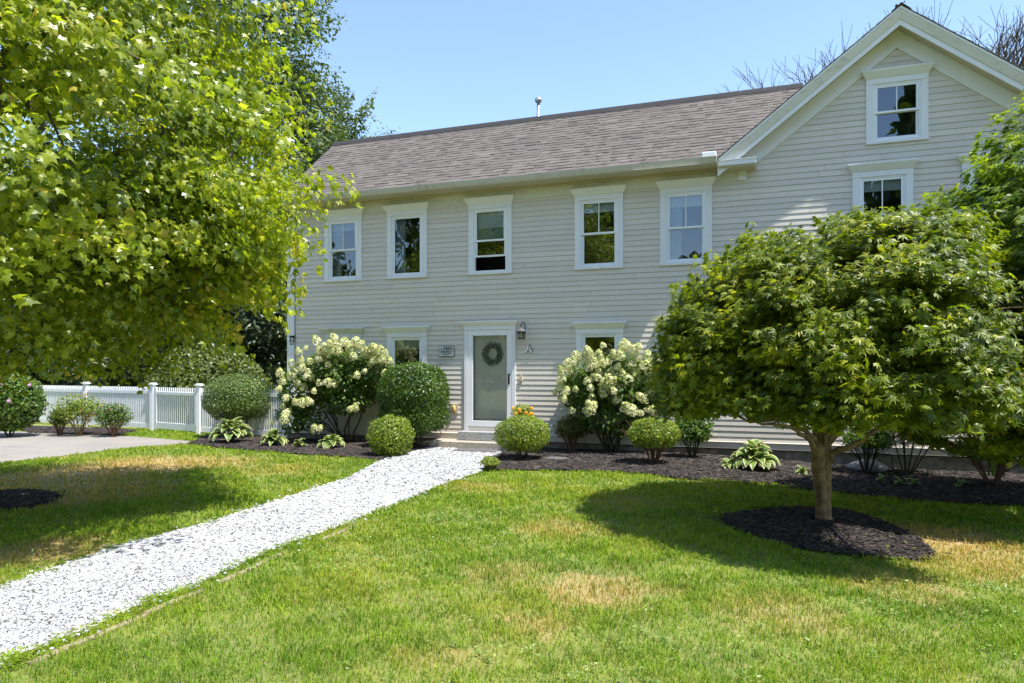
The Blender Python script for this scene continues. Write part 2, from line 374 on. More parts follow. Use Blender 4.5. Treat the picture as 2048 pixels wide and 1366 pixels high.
M['l_box'] = leafmat('clipped_box_leaves', [(0,(.06,.11,.025)),(.5,(.13,.20,.045)),(1,(.23,.30,.08))], .3)
M['l_lime'] = leafmat('lime_leaves', [(0,(.10,.15,.02)),(.5,(.20,.28,.03)),(.9,(.32,.38,.05)),(1,(.35,.26,.06))], .4)
M['l_barb'] = leafmat('reddish_leaves', [(0,(.09,.07,.025)),(.5,(.13,.15,.03)),(1,(.22,.25,.05))], .38)
M['l_dark'] = leafmat('dark_foliage', [(0,(.015,.03,.012)),(.6,(.035,.06,.02)),(1,(.08,.11,.045))], .25)
M['l_locust'] = leafmat('locust_foliage', [(0,(.035,.065,.014)),(.5,(.07,.11,.020)),(1,(.13,.17,.032))], .35)
M['l_silver'] = leafmat('silver_green_foliage', [(0,(.04,.065,.03)),(.5,(.09,.13,.06)),(1,(.22,.27,.17))], .3)
M['l_weep'] = leafmat('weeping_foliage', [(0,(.05,.08,.014)),(.6,(.14,.18,.035)),(1,(.26,.29,.07))], .3)
M['petal'] = leafmat('hydrangea_petals', [(0,(.42,.48,.12)),(.35,(.62,.66,.26)),(.75,(.76,.76,.48)),(1,(.82,.80,.66))], .3, tcol=(1.05,1.05,.95))
M['petal_pink'] = leafmat('pink_petals', [(0,(.5,.22,.42)),(1,(.68,.42,.60))], .3, tcol=(1,1,1))
M['petal_orange'] = leafmat('orange_petals', [(0,(.75,.30,.02)),(1,(.85,.55,.03))], .3, tcol=(1,1,1))
M['petal_coral'] = leafmat('coral_petals', [(0,(.65,.18,.10)),(1,(.75,.35,.2))], .3, tcol=(1,1,1))
M['wreath'] = leafmat('wreath_leaves', [(0,(.07,.10,.12)),(.45,(.22,.29,.33)),(.8,(.35,.42,.42)),(1,(.75,.77,.75))], .15)
M['l_weed'] = leafmat('weed_leaves', [(0,(.10,.19,.03)),(.6,(.20,.31,.06)),(1,(.36,.42,.16))], .35)
def hostamat():
    m, nt, N, L, b = mat('hosta_leaves'); at = nd(nt, 'ShaderNodeAttribute', attribute_name='edge'); ar = nd(nt, 'ShaderNodeAttribute', attribute_name='rnd')
    n = noise(nt, 25, 3); ad = nd(nt, 'ShaderNodeMath', operation='MULTIPLY_ADD'); L.new(n.outputs[0], ad.inputs[0]); ad.inputs[1].default_value = .35; L.new(at.outputs['Fac'], ad.inputs[2])
    r = ramp(nt, ad.outputs[0], [(.62, (.15,.25,.05)), (.78, (.24,.33,.08)), (.88, (.66,.66,.28)), (1, (.74,.72,.38))])
    rr = ramp(nt, ar.outputs['Fac'], [(0, (.8,.85,.8)), (1, (1.15,1.1,1.1))]); cc = mixc(nt, 1.0, r.outputs[0], rr.outputs[0], 'MULTIPLY')
    L.new(cc, b.inputs['Base Color']); b.inputs['Roughness'].default_value = .45
    t = N.new('ShaderNodeBsdfTranslucent'); L.new(cc, t.inputs[0]); mx = N.new('ShaderNodeMixShader'); mx.inputs[0].default_value = .3
    L.new(b.outputs[0], mx.inputs[1]); L.new(t.outputs[0], mx.inputs[2]); L.new(mx.outputs[0], N['Material Output'].inputs[0]); return m
M['hosta'] = hostamat()
# ------------------------------------------------------------------ ground sheets
def sheet(name, poly, h, m, label=None, follow=True):
    bm = bmesh.new(); bm.faces.new([bm.verts.new((x, y, 0)) for x, y in poly])
    bmesh.ops.triangulate(bm, faces=bm.faces[:])
    for k in range(19):
        xx = 4.0 + k*.25
        bmesh.ops.bisect_plane(bm, geom=bm.verts[:]+bm.edges[:]+bm.faces[:], plane_co=(xx,0,0), plane_no=(1,0,0))
    for v in bm.verts: v.co.z = gz(v.co.x) + h
    bm.normal_update()
    for f in bm.faces:
        if f.normal.z < 0: f.normal_flip()
    me = D.meshes.new(name); bm.to_mesh(me); bm.free(); o = link(name, me, m); tag(o, kind='structure')
    if label: o['label'] = label
    return o
def smooth_poly(pts, n=5):
    out = []; N = len(pts)
    for i in range(N):
        p0, p1, p2, p3 = pts[i-1], pts[i], pts[(i+1) % N], pts[(i+2) % N]
        for k in range(n):
            t = k/n; out.append(tuple(.5*((2*p1[j]) + (-p0[j]+p2[j])*t + (2*p0[j]-5*p1[j]+4*p2[j]-p3[j])*t*t + (-p0[j]+3*p1[j]-3*p2[j]+p3[j])*t**3) for j in (0,1)))
    return out
g = MB()
xs = [-400, -60, -20, 0, 4] + [4+.25*k for k in range(1, 18)] + [12, 40, 400]
for i in range(len(xs)-1):
    g.add([(xs[i],-400,gz(xs[i])),(xs[i+1],-400,gz(xs[i+1])),(xs[i+1],500,gz(xs[i+1])),(xs[i],500,gz(xs[i]))], [(0,1,2,3)])
go = g.build('lawn_ground', M['ground']); tag(go, 'green summer lawn with dry straw patches', kind='structure')
drive = [G(-260,905), G(-200,950), G(0,927), G(90,917), G(154,909), G(275,894), G(351,890), G(405,884), G(382,883), G(300,876), G(241,872), G(176,869), G(60,864), G(0,863), G(-200,862)]
path = [G(870,892), G(819,907), G(760,923), G(700,957), G(600,990), G(500,1022), G(425,1047), G(240,1096), G(100,1142), G(0,1176), G(-200,1260), G(-330,1400), G(-200,1480), G(0,1328), G(40,1318), G(190,1258), G(300,1205), G(350,1192), G(525,1110), G(625,1075), G(790,1010), G(875,975), G(962,945), G(985,925), G(1008,906), (.7,-.35), (-1.1,-.35)]
ring_s = smooth_poly([G(1444,1040), G(1500,1026), G(1580,1018), G(1680,1021), G(1745,1040), G(1800,1060), G(1850,1090), G(1866,1118), G(1800,1122), G(1720,1115), G(1620,1104), G(1540,1087), G(1475,1064)])
bedL = [G(378,889), G(430,896), G(493,901), G(578,908), G(691,915), G(760,923), G(819,907), (-1.15,-.28), (-1.15,.02), (-5.1,.02), (-6.2,.12), G(420,872)]
bedR = [G(1008,906), G(985,925), G(968,942), G(1060,942), G(1140,943), G(1233,945), G(1300,951), G(1358,959), G(1480,965), G(1560,971), G(1629,980), G(1667,986), G(1822,1004), G(2048,1014), G(2400,1030), (14, -1.5), (14,.02), (.7,.02), (.7,-.35)]
bedF = [G(35,858), G(60,866), G(176,870), G(230,872), G(255,868), G(275,862), G(160,855), G(60,852)]
cmap = CW(-6.75, 8.75)
ringM = [(cmap[0]+.95*math.cos(a)*(1+.05*math.sin(3*a)), cmap[1]+.9*math.sin(a)) for a in [2*PI*k/28 for k in range(28)]]
sheet('driveway', drive, .008, M['asphalt'], 'pale grey asphalt driveway beside the lawn')
sheet('gravel_path', path, .014, M['gravel_base'], 'white marble chip path to the door')
sheet('tree_ring', ring_s, .022, M['mulch'], 'dark mulch ring under the low maple')
sheet('mulch_bed', bedL, .020, M['mulch'], 'dark mulch bed left of the door')
sheet('mulch_bed', bedR, .020, M['mulch'], 'dark mulch bed right of the door')
sheet('mulch_bed', bedF, .018, M['mulch'], 'thin mulch strip below the picket fence')
sheet('tree_ring', ringM, .022, M['mulch'], 'dark mulch ring at the left edge')
def inpoly(x, y, poly):
    c = np.zeros(len(x), bool); n = len(poly)
    for i in range(n):
        x1, y1 = poly[i]; x2, y2 = poly[(i+1) % n]
        if y1 == y2: continue
        k = ((y1 > y) != (y2 > y)) & (x < (x2-x1)*(y-y1)/(y2-y1)+x1); c ^= k
    return c
def sample_ground(n, z0, z1, wid=.82, pad=1.2):
    Z = RNG.uniform(z0, z1, n); X = RNG.uniform(-1, 1, n)*(wid*z1*.9+pad)
    k = np.abs(X) < wid*Z+pad; keep = k & (RNG.random(n) < 1.0)
    Z, X = Z[keep], X[keep]
    return CAM[0]+RT[0]*X+FW[0]*Z, CAM[1]+RT[1]*X+FW[1]*Z, Z
# grass blades (denser and finer close by)
def grass():
    xs, ys, zs = [], [], []
    for (a, b, dens) in [(2.9,4.2,5200),(4.2,5.5,4200),(5.5,7.5,3000),(7.5,10,2000),(10,13,1300),(13,20,700)]:
        area = 2*(.82*b*.9+1.2)*(b-a); x, y, Z = sample_ground(int(area*dens), a, b); xs.append(x); ys.append(y); zs.append(Z)
    x, y, Z = map(np.concatenate, (xs, ys, zs))
    bad = np.zeros(len(x), bool); edge = RNG.normal(0, .018, (2, len(x)))
    for p in (drive, path, ring_s, bedL, bedR, bedF, ringM): bad |= inpoly(x+edge[0], y+edge[1], p)
    bad |= (y > -.1) & (x > -5.2)
    bad |= (y > 1.3)
    n = lambda f, a, b: np.sin(x*f+a)*np.cos(y*f*1.13+b)
    cl = n(3.1,1,2)+n(7.3,4,1)+.7*n(17,2,5); keep = ~bad & (RNG.random(len(x)) < .78+.2*cl)
    for (cx, cy), r, s in DRY:
        d = np.hypot(x-cx, y-cy)/r; keep &= ~((d < 1) & (RNG.random(len(x)) < s*.55*(1-d*.6)))
    x, y, Z, cl = x[keep], y[keep], Z[keep], cl[keep]; N = len(x)
    h = (.040+.020*cl.clip(-1, 1.5)*.5+.018*RNG.random(N))*RNG.uniform(.7, 1.35, N); w = np.clip(.0014*Z*.9, .0045, .02)*RNG.uniform(.7,1.3,N)
    a = RNG.uniform(0, 2*PI, N); ln = RNG.uniform(.15, 1.1, N); ld = RNG.uniform(0, 2*PI, N)
    base = np.stack([x, y, gz_np(x)-.002], 1); sx = np.stack([np.cos(a), np.sin(a), 0*a], 1)*w[:,None]/2
    le = np.stack([np.cos(ld), np.sin(ld), 0*ld], 1)*(ln*h)[:,None]; up = np.zeros((N,3)); up[:,2] = h
    mid = base+up*.62+le*.35; tip = base+up*(1-.25*ln[:,None])+le
    V = np.stack([base-sx, base+sx, mid+sx*.8, mid-sx*.8, tip], 1)
    F = np.array([(0,1,2),(0,2,3),(3,2,4)])[None]+(np.arange(N)*5)[:,None,None]
    o = np_mesh('grass', V.reshape(-1,3), F.reshape(-1,3), M['blade'], None, {'rnd': np.repeat(RNG.random(N), 5)})
    tag(o, 'short green lawn grass with dry straw patches', 'grass', kind='stuff')
grass()
CUBE_V = np.array([(-1,-1,-1),(1,-1,-1),(1,1,-1),(-1,1,-1),(-1,-1,1),(1,-1,1),(1,1,1),(-1,1,1)])*.5
CUBE_F = np.array([(0,2,1),(0,3,2),(4,5,6),(4,6,7),(0,1,5),(0,5,4),(1,2,6),(1,6,5),(2,3,7),(2,7,6),(3,0,4),(3,4,7)])
def chips(name, x, y, h, size, dims, m, label, cat, rnd=None, zj=.006, tilt=.5):
    N = len(x); q = RNG.normal(0, tilt, (N,3)); yaw = RNG.uniform(0, 2*PI, N)
    cz, sz = np.cos(yaw), np.sin(yaw); o = np.zeros(N)
    Rz = np.stack([np.stack([cz,-sz,o],1), np.stack([sz,cz,o],1), np.stack([o,o,o+1],1)],1)
    cx, sx = np.cos(q[:,0]), np.sin(q[:,0]); Rx = np.stack([np.stack([o+1,o,o],1), np.stack([o,cx,-sx],1), np.stack([o,sx,cx],1)],1)
    R = Rz @ Rx
    V = CUBE_V[None]*(1+RNG.normal(0,.22,(N,8,3)))*np.array(dims)[None,None]*size[:,None,None]
    V = np.einsum('nij,nkj->nki', R, V); V[:,:,0] += x[:,None]; V[:,:,1] += y[:,None]; V[:,:,2] += (gz_np(x)+h+RNG.uniform(0,zj,N))[:,None]
    F = CUBE_F[None]+(np.arange(N)*8)[:,None,None]
    ob = np_mesh(name, V.reshape(-1,3), F.reshape(-1,3), m, None, {'rnd': np.repeat(RNG.random(N) if rnd is None else rnd, 8)})
    return tag(ob, label, cat, kind='stuff')
def in_area(polys, segs, out=()):
    X, Y, Zs = [], [], []
    for a, b, dens in segs:
        area = 2*(.82*b*.9+1.2)*(b-a); x, y, Z = sample_ground(int(area*dens), a, b)
        k = np.zeros(len(x), bool)
        for p in polys: k |= inpoly(x+RNG.normal(0,.015,len(x))*np.where(RNG.random(len(x))<.12,6,1), y+RNG.normal(0,.015,len(x))*np.where(RNG.random(len(x))<.12,6,1), p)
        X.append(x[k]); Y.append(y[k]); Zs.append(Z[k])
    return map(np.concatenate, (X, Y, Zs))
x, y, Z = in_area([path], [(3,5,5600),(5,7,4600),(7,10,3200),(10,16,1800)])
chips('gravel', x, y, .020, np.clip(.0026*Z, .012, .024)*RNG.uniform(.5,1.5,len(x)), (1.2,.85,.6), M['gravel'], 'loose white marble chips on the garden path', 'gravel')
x, y, Z = in_area([ring_s, bedL, bedR, bedF, ringM], [(4,7,1500),(7,10,1100),(10,14,700),(14,20,500)])
chips('mulch_chips', x, y, .024, np.clip(.0045*Z, .025, .06)*RNG.uniform(.5,1.3,len(x)), (1.7,.45,.22), M['mulch'], 'dark shredded bark mulch on the planting beds', 'mulch', zj=.014)
# weeds / long tufts along the path edge
def tufts():
    P = []; L1 = path[2:11]; L2 = path[13:23]
    for line, n in ((L1, 420), (L2, 420)):
        for _ in range(n):
            i = random.randrange(len(line)-1); t = random.random(); a, b = line[i], line[i+1]
            P.append((a[0]+(b[0]-a[0])*t+random.gauss(0,.045), a[1]+(b[1]-a[1])*t+random.gauss(0,.045)))
    P = np.array(P); k = RNG.random(len(P)) < .8; P = P[k]; rep = 9
    P = np.repeat(P, rep, 0); N = len(P); a = RNG.uniform(0, 2*PI, N); d = np.stack([np.cos(a), np.sin(a), RNG.uniform(.3,1.6,N)],1)
    pos = np.stack([P[:,0]+RNG.normal(0,.015,N), P[:,1]+RNG.normal(0,.015,N), gz_np(P[:,0])+.005],1)
    T = (np.array([(-.05,0,0),(.05,0,0),(.045,.55,.05),(-.045,.55,.05),(0,1,-.12)]), np.array([(0,1,2),(0,2,3),(3,2,4)]))
    o = leaves('grass', T, pos, np.stack([-d[:,0]*.5,-d[:,1]*.5,np.ones(N)],1), d, RNG.uniform(.05,.10,N), M['blade'])
    tag(o, 'longer grass tufts creeping over the edges of the white path', 'grass', kind='stuff')
random.seed(3); tufts()
def weeds():
    x, y, Z = sample_ground(2600, 3.0, 9.5); k = np.ones(len(x), bool)
    for p in (drive, path, ring_s, bedL, bedR, bedF, ringM): k &= ~inpoly(x, y, p)
    k &= (y < -.5) & ((np.sin(x*1.3+2)*np.sin(y*1.1+1)+RNG.normal(0,.35,len(x))) > .25); x, y = x[k], y[k]
    m_ = 9; x = np.repeat(x, m_); y = np.repeat(y, m_); N = len(x); a = RNG.uniform(0, 2*PI, N)
    P = np.stack([x+RNG.normal(0,.03,N), y+RNG.normal(0,.03,N), gz_np(x)+RNG.uniform(.025,.06,N)],1); nr = RNG.normal(0,.35,(N,3)); nr[:,2] += 1
    o = leaves('lawn_weeds', OVAL, P, nr, np.stack([np.cos(a), np.sin(a), .1+0*a],1), RNG.uniform(.014,.034,N), M['l_weed']); tag(o, 'clover and small broad-leaved weeds scattered in the lawn', 'weeds', kind='stuff')
weeds()
# ------------------------------------------------------------------ house
house = empty('house', (2.8, 0, 0), 'beige clapboard two-storey house with white trim, front gable and brown shingle roof', 'house')
EX = .1085
APX, APZ = 7.847, 8.037          # apex of the gable roof edge
PM = .772; EZ = 5.663            # gable slope, eave height
UL = APX-(APZ-EZ)/PM; UR = APX+(APZ-EZ)/PM
RY, RZ = 2.1, 7.805              # wing ridge
EY = -.45; LEFT = -5.22
PW = (RZ-5.654)/(RY-EY)
wins = []                         # (u0,u1,z0,z1) casing outlines (crown top = z1)
for u0, u1 in ((-4.20,-3.19),(-2.52,-1.51),(-.495,.507),(1.90,2.91),(3.655,4.65),(7.13,8.11),(8.87,9.86)): wins.append((u0,u1,3.76,5.43))
wins.append((7.355,8.347,5.775,7.10))
for u0, u1, zb in ((-4.20,-3.19,1.12),(-2.52,-1.52,1.66),(1.93,2.914,1.12),(3.69,4.66,1.12),(7.13,8.11,1.12),(8.87,9.86,1.12)): wins.append((u0,u1,zb,2.67))
DOOR = (-.59,.598,.36,2.745)
openings = [(a+.03, b-.03, c+.03, d-.13) for a, b, c, d in wins] + [(DOOR[0]+.03, DOOR[1]-.03, .2, DOOR[3]-.1)]
def row_spans(z0, z1, u0, u1):
    sp = [(u0, u1)]
    for a, b, c, d in openings:
        if d > z0+.002 and c < z1-.002:
            ns = []
            for s, e in sp:
                if b <= s or a >= e: ns.append((s, e)); continue
                if a > s: ns.append((s, a))
                if b < e: ns.append((b, e))
            sp = ns
    return sp
rs = random.Random(11)
V, F, R_ = [], [], []; back = MB()
z = .285
def board(s, e, z0, z1, rv):
    pj = .0145+rs.uniform(-.0012,.0012); j = rs.uniform(-.0012,.0012); n = len(V)
    lp = pj-.0026                      # a thin lip with a slot behind it, added to darken the board line
    V.extend([(s,0,z0+j),(e,0,z0+j),(e,-pj,z0+j),(s,-pj,z0+j),(s,0,z1),(e,0,z1),(e,-.0025,z1),(s,-.0025,z1),
              (s,-lp,z0+j),(e,-lp,z0+j),(s,-lp,z0+.026),(e,-lp,z0+.026),(s,-.0028,z0+.026),(e,-.0028,z0+.026),(s,-.0028,z0+j),(e,-.0028,z0+j)])
    F.extend([tuple(i+n for i in f) for f in ((3,8,9,2),(8,10,11,9),(10,12,13,11),(12,14,15,13),(3,2,6,7),(7,6,5,4),(0,3,7,4),(1,5,6,2))]); R_.extend([rv]*16)
while z < 7.75:
    z1 = z+EX; a, b = LEFT+.19, 12.6
    if z > 5.35:
        lim = (z1-5.40)/PM if z1 > 5.40 else 0
        a = UL+.35+max(0, (z-EZ+.3)/PM-.1); b = UR-.35-max(0, (z-EZ+.3)/PM-.1)
        if z > 7.42 or a > b: break
        if z < 5.6: a = 5.0 if z > 5.33 else a
    for s, e in row_spans(z, z1, a, b):
        back.box(s, e, .002, .05, z, z1)
        cur = s
        while cur < e-.01:
            nx = cur+rs.uniform(1.6, 4.2)
            if e-nx < .5: nx = e
            board(cur, min(nx, e)-(.004 if nx < e else 0), z, z1, rs.random()); cur = nx
    for oa, ob_, oc, od in openings:
        if z+.01 < oc < z1:
            board(oa, ob_, z, oc+.004, rs.random()); back.box(oa, ob_, .002, .05, z, oc)
    z = z1
sid = np_mesh('clapboard_siding', V, np.array([f for f in F if len(f) == 4]), M['siding'], house, {'rnd': R_})
back.box(LEFT, 13, .01, .05, .14, .285).box(-5.0, 5.0, .002, .05, 5.33, 5.6)
back.build('sheathing', M['dark'], house)
wt = MB(); wt.box(LEFT, -.62, -.028, .0, .165, .283); wt.box(.63, 13, -.028, .0, .165, .283)
wt.prism_x([(-.03,.283),(.0,.283),(.0,.300),(-.045,.290)], LEFT, -.62); wt.prism_x([(-.03,.283),(.0,.283),(.0,.300),(-.045,.290)], .63, 13)
wt.build('water_table', M['siding'], house)
fd = MB()
for k in range(26):
    a = LEFT+.05+k*.72; fd.box(a, a+.71, .012+.006*(k % 3), .25, -.35, .163)
fd.box(LEFT+.04, 13, .03, .3, -.35, .16); fd.build('foundation', M['foundation'], house)
cb = MB(); cb.box(LEFT-.03, LEFT+.17, -.035, .0, .16, 5.33); cb.box(LEFT-.033, LEFT-.003, .0, .17, .16, 5.5); cb.build('corner_board', M['trim'], house)
# side, back and gable walls (seen only from other viewpoints)
sw = MB(); wy = RY*2-.02
sw.add([(LEFT,0,.1),(LEFT,wy,.1),(LEFT,wy,5.6),(LEFT,RY,RZ-.12),(LEFT,0,5.6)], [(0,4,3,2,1)])
sw.add([(LEFT,wy,.1),(UL+.4,wy,.1),(UL+.4,wy,5.6),(LEFT,wy,5.6)], [(0,3,2,1)])
sw.add([(UL+.42,.05,.1),(UL+.42,9,.1),(UL+.42,9,5.9),(UL+.42,.05,5.9)], [(0,1,2,3)])
sw.add([(UR-.42,0,.1),(UR-.42,9,.1),(UR-.42,9,5.9),(UR-.42,0,5.9)], [(0,1,2,3)])
sw.add([(UL+.42,9,.1),(UR-.42,9,.1),(UR-.42,9,5.9),(APX,9,7.9),(UL+.42,9,5.9)], [(0,4,3,2,1)])
sw.box(UR-.42, 13, 3, 3.1, .1, 3)
sw.build('side_wall', M['siding'], house)
# rooms behind the windows
rm = MB(); rm.box(LEFT+.1, UR-.5, .95, 1.0, .3, 5.7); rm.box(APX-.75, APX+.75, .95, 1.0, 5.7, 7.3); rm.box(LEFT+.1, UR-.5, .06, .95, 3.25, 3.30); rm.box(LEFT+.1, UR-.5, .06, .95, .3, .33)
for u in (-2.85,-1.0,1.3,3.3,5.6,8.5): rm.box(u, u+.06, .07, .94, .34, 5.6)
rm.build('room_walls', M['dark'], house)
# wing roof: lapped courses of random tabs
def roof_courses(name, O, Uv, Sv, Nv, width_at, length, seed, parent, x_at=None):
    r = random.Random(seed); V, F, A = [], [], []; ex = .142; n = int(length/ex)+1
    def slab(p, q, s0, s1, t0, t1, rv):
        b = len(V)
        def P(u, s, h): return tuple(O+Uv*u+Sv*s+Nv*h)
        V.extend([P(p,s0,0),P(q,s0,0),P(q,s0,t0),P(p,s0,t0),P(p,s1,t1),P(q,s1,t1)])
        F.extend([(b,b+1,b+2),(b,b+2,b+3),(b+3,b+2,b+5),(b+3,b+5,b+4),(b,b+3,b+4),(b+1,b+5,b+2)]); A.extend([rv]*6)
    for i in range(n):
        s0 = i*ex; s1 = min(length, s0+ex+.02); a, b_ = width_at(s0)
        cur = a-r.random()*.3
        while cur < b_:
            w = r.uniform(.09, .30); p, q = max(a, cur), min(b_, cur+w)
            if q > p: slab(p, q, s0-(r.random() < .5)*.012, s1, .010+r.choice((0,.006)), .004, min(1, max(0, r.gauss(.62,.12))))
            if q > p and r.random() < .55:           # printed shade band at the top of the exposed tab
                b = len(V); w2 = r.uniform(.5, 1)*(q-p); sa, sb = s0+ex-r.uniform(.022,.042), s0+ex+.004
                for u_, s_ in ((p,sa),(p+w2,sa),(p+w2,sb),(p,sb)): V.append(tuple(O+Uv*u_+Sv*s_+Nv*(.0172-.0112*(s_-s0)/ex+.003)))
                V.extend([V[b], V[b+1]]); F.extend([(b,b+1,b+2),(b,b+2,b+3)]); A.extend([r.uniform(0,.3)]*6)
            cur += w
    return np_mesh(name, V, F, M['shingle'], parent, {'rnd': A})
sv = Vector((0, RY-EY, RZ-5.654)); SL = sv.length; sv.normalize(); nv = Vector((0, -sv.z, sv.y))
ur = UL+(RZ-EZ)/PM
roof_courses('wing_roof', Vector((0, EY, 5.654)), Vector((1,0,0)), sv, nv, lambda s: (-5.32, UL+.02+(ur-UL)*min(1, s/SL)), SL, 5, house)
dk = MB()
dk.add([(-5.32,EY,5.645),(UL,EY,5.645),(ur,RY,RZ-.01),(-5.32,RY,RZ-.01)], [(0,1,2,3)]); dk.add([(-5.32,RY*2+.45,5.645),(ur,RY*2+.45,5.645),(ur,RY,RZ-.01),(-5.32,RY,RZ-.01)], [(3,2,1,0)])
dk.add([(-5.32,EY,5.59),(UL,EY,5.59),(UL,EY,5.645),(-5.32,EY,5.645)], [(0,1,2,3)])
dk.build('roof_deck', M['ridge'], house)
rk = MB()
for k in range(46):
    a = -5.33+k*.255
    if a < ur: rk.prism_x([(RY-.15, RZ-.15*PW+.014),(RY, RZ+.02),(RY+.15, RZ-.15*PW+.014),(RY+.15,RZ-.15*PW+.04),(RY,RZ+.06),(RY-.07,RZ-.07*PW+.055),(RY-.15,RZ-.15*PW+.03)], a, a+.25+.004*(k % 2))
rk.build('ridge_cap', M['ridge'], house)
rb = MB()   # rake boards of the wing's left gable
rb.prism_x([(EY,5.46),(RY,RZ-.17),(RY,RZ-.012),(EY,5.64)], -5.315, -5.285); rb.prism_x([(RY,RZ-.17),(RY*2+.45,5.46),(RY*2+.45,5.64),(RY,RZ-.012)], -5.315, -5.285)
rb.build('rake_board', M['trim'], house)
# frieze, soffit, gutter on the wing
MB().box(LEFT-.02, 5.135, -.032, .0, 5.335, 5.575).build('frieze_board', M['frieze'], house)
MB().box(LEFT-.06, UL, EY+.02, -.0, 5.578, 5.60).box(LEFT-.06, UL, -.085, -.034, 5.53, 5.575).build('soffit', M['soffit'], house)
gt = MB(); gt.prism_x([(-.45,5.575),(-.53,5.575),(-.545,5.60),(-.565,5.645),(-.575,5.685),(-.565,5.688),(-.553,5.65),(-.535,5.61),(-.52,5.59),(-.455,5.59),(-.452,5.66),(-.445,5.66)][::-1], -5.33, UL-.01)
gt.box(-5.335,-5.325,-.57,-.45,5.575,5.68).box(UL-.012, UL-.004, -.57,-.45,5.575,5.68)
gt.box(3.2, UL-.3, -.575,-.50,5.562,5.574)
gt.build('gutter', M['gutter'], house)
MB().box(UL-.27, UL-.01, -.60, -.44, 5.672, 5.775).build('gutter_end_flashing', M['vinyl'], house, bevel=.012)
# main gable roof
MY0 = -.44; MY1 = 9.2
def slope_pts(side): return (UL, UR)[side]
for side, nm in ((0, 'gable_roof'), (1, 'gable_roof')):
    sgn = 1 if side == 0 else -1; O = Vector((slope_pts(side), 0, EZ)); s_ = Vector((sgn*(APX-UL), 0, APZ-EZ)); Ls = s_.length; s_.normalize(); n_ = Vector((-sgn*s_.z, 0, abs(s_.x)))
    roof_courses(nm, O, Vector((0,1,0)), s_, n_, lambda s: (MY0-.02, MY1), Ls+.01, 20+side, house)
md = MB()
md.prism_y([(UL,EZ-.05),(APX,APZ-.045),(UR,EZ-.05),(UR,EZ-.006),(APX,APZ-.002),(UL,EZ-.006)], MY0, MY1); md.build('roof_edge', M['vinyl'], house)
rc = MB()
for k in range(34):
    a = MY0-.03+k*.285; rc.prism_y([(APX-.15,APZ-.15*PM+.012),(APX,APZ+.02),(APX+.15,APZ-.15*PM+.012),(APX+.15,APZ-.15*PM+.026),(APX,APZ+.04),(APX-.15,APZ-.15*PM+.026)], a, a+.28)
rc.build('ridge_cap', M['ridge'], house)
def band(mb, top0, bot0, yf, yb, x_in=0.0):     # chevron band following the gable, offsets measured vertically from the roof line
    for sg in (0, 1):
        xe = UL+x_in if sg == 0 else UR-x_in; dz = x_in*PM
        pts = [(xe, EZ+dz-bot0), (APX, APZ-bot0), (APX, APZ-top0), (xe, EZ+dz-top0)]
        if sg == 1: pts = [pts[1], pts[0], pts[3], pts[2]]
        mb.prism_y(pts, yf, yb)
    return mb
def crown_band(mb, top0, bot0, yft, yfb, yb, x_in=0):
    for sg in (0, 1):
        xe = UL+x_in if sg == 0 else UR-x_in; dz = x_in*PM
        A = [(xe,yft,EZ+dz-top0),(APX,yft,APZ-top0),(APX,yfb,APZ-bot0),(xe,yfb,EZ+dz-bot0),(xe,yb,EZ+dz-top0),(APX,yb,APZ-top0),(APX,yb,APZ-bot0),(xe,yb,EZ+dz-bot0)]
        fs = [(0,3,2,1),(4,5,6,7),(3,7,6,2),(0,1,5,4),(0,4,7,3),(1,2,6,5)]
        mb.add(A, fs if sg == 0 else [f[::-1] for f in fs])
crb = MB(); crown_band(crb, .050, .205, -.435, -.375, -.34); crb.build('rake_crown', M['frieze'], house)
band(MB(), .206, .305, -.36, -.335, .0).build('rake_fascia', M['trim'], house)
band(MB(), .206, .240, -.334, -.0, .0).build('rake_soffit', M['soffit'], house)
band(MB(), .241, .570, -.040, .0, .40).build('rake_frieze', M['trim'], house)
rt = MB(); rt.box(UL+.005, 5.47, -.425, -.0, 5.535, 5.625).prism_x([(-.44,5.625),(-.0,5.625),(-.0,5.70),(-.44,5.638)], UL+.005, 5.485)
rt.build('cornice_return', M['trim'], house)
MB().box(UL+.02, 5.44, -.40, -.0, 5.51, 5.533).build('cornice_return_soffit', M['soffit'], house)
MB().box(5.142, 5.279, -.055, .0, 5.325, 5.505).build('pilaster_block', M['trim'], house)
# vent pipe
vx = .31; vy = 2.55
vp = MB(); vp.tube([(vx-.03,vy,7.2),(vx,vy,8.36)], .042, 14)
vo = vp.build('vent_pipe', M['galv'], house, smooth=True)
MB().lathe((vx,vy,8.35), [(.045,0),(.055,.02),(.09,.05),(.095,.07),(.095,.105),(.075,.135),(.02,.15)], 20).build('vent_cap', M['galv'], vo, smooth=True)
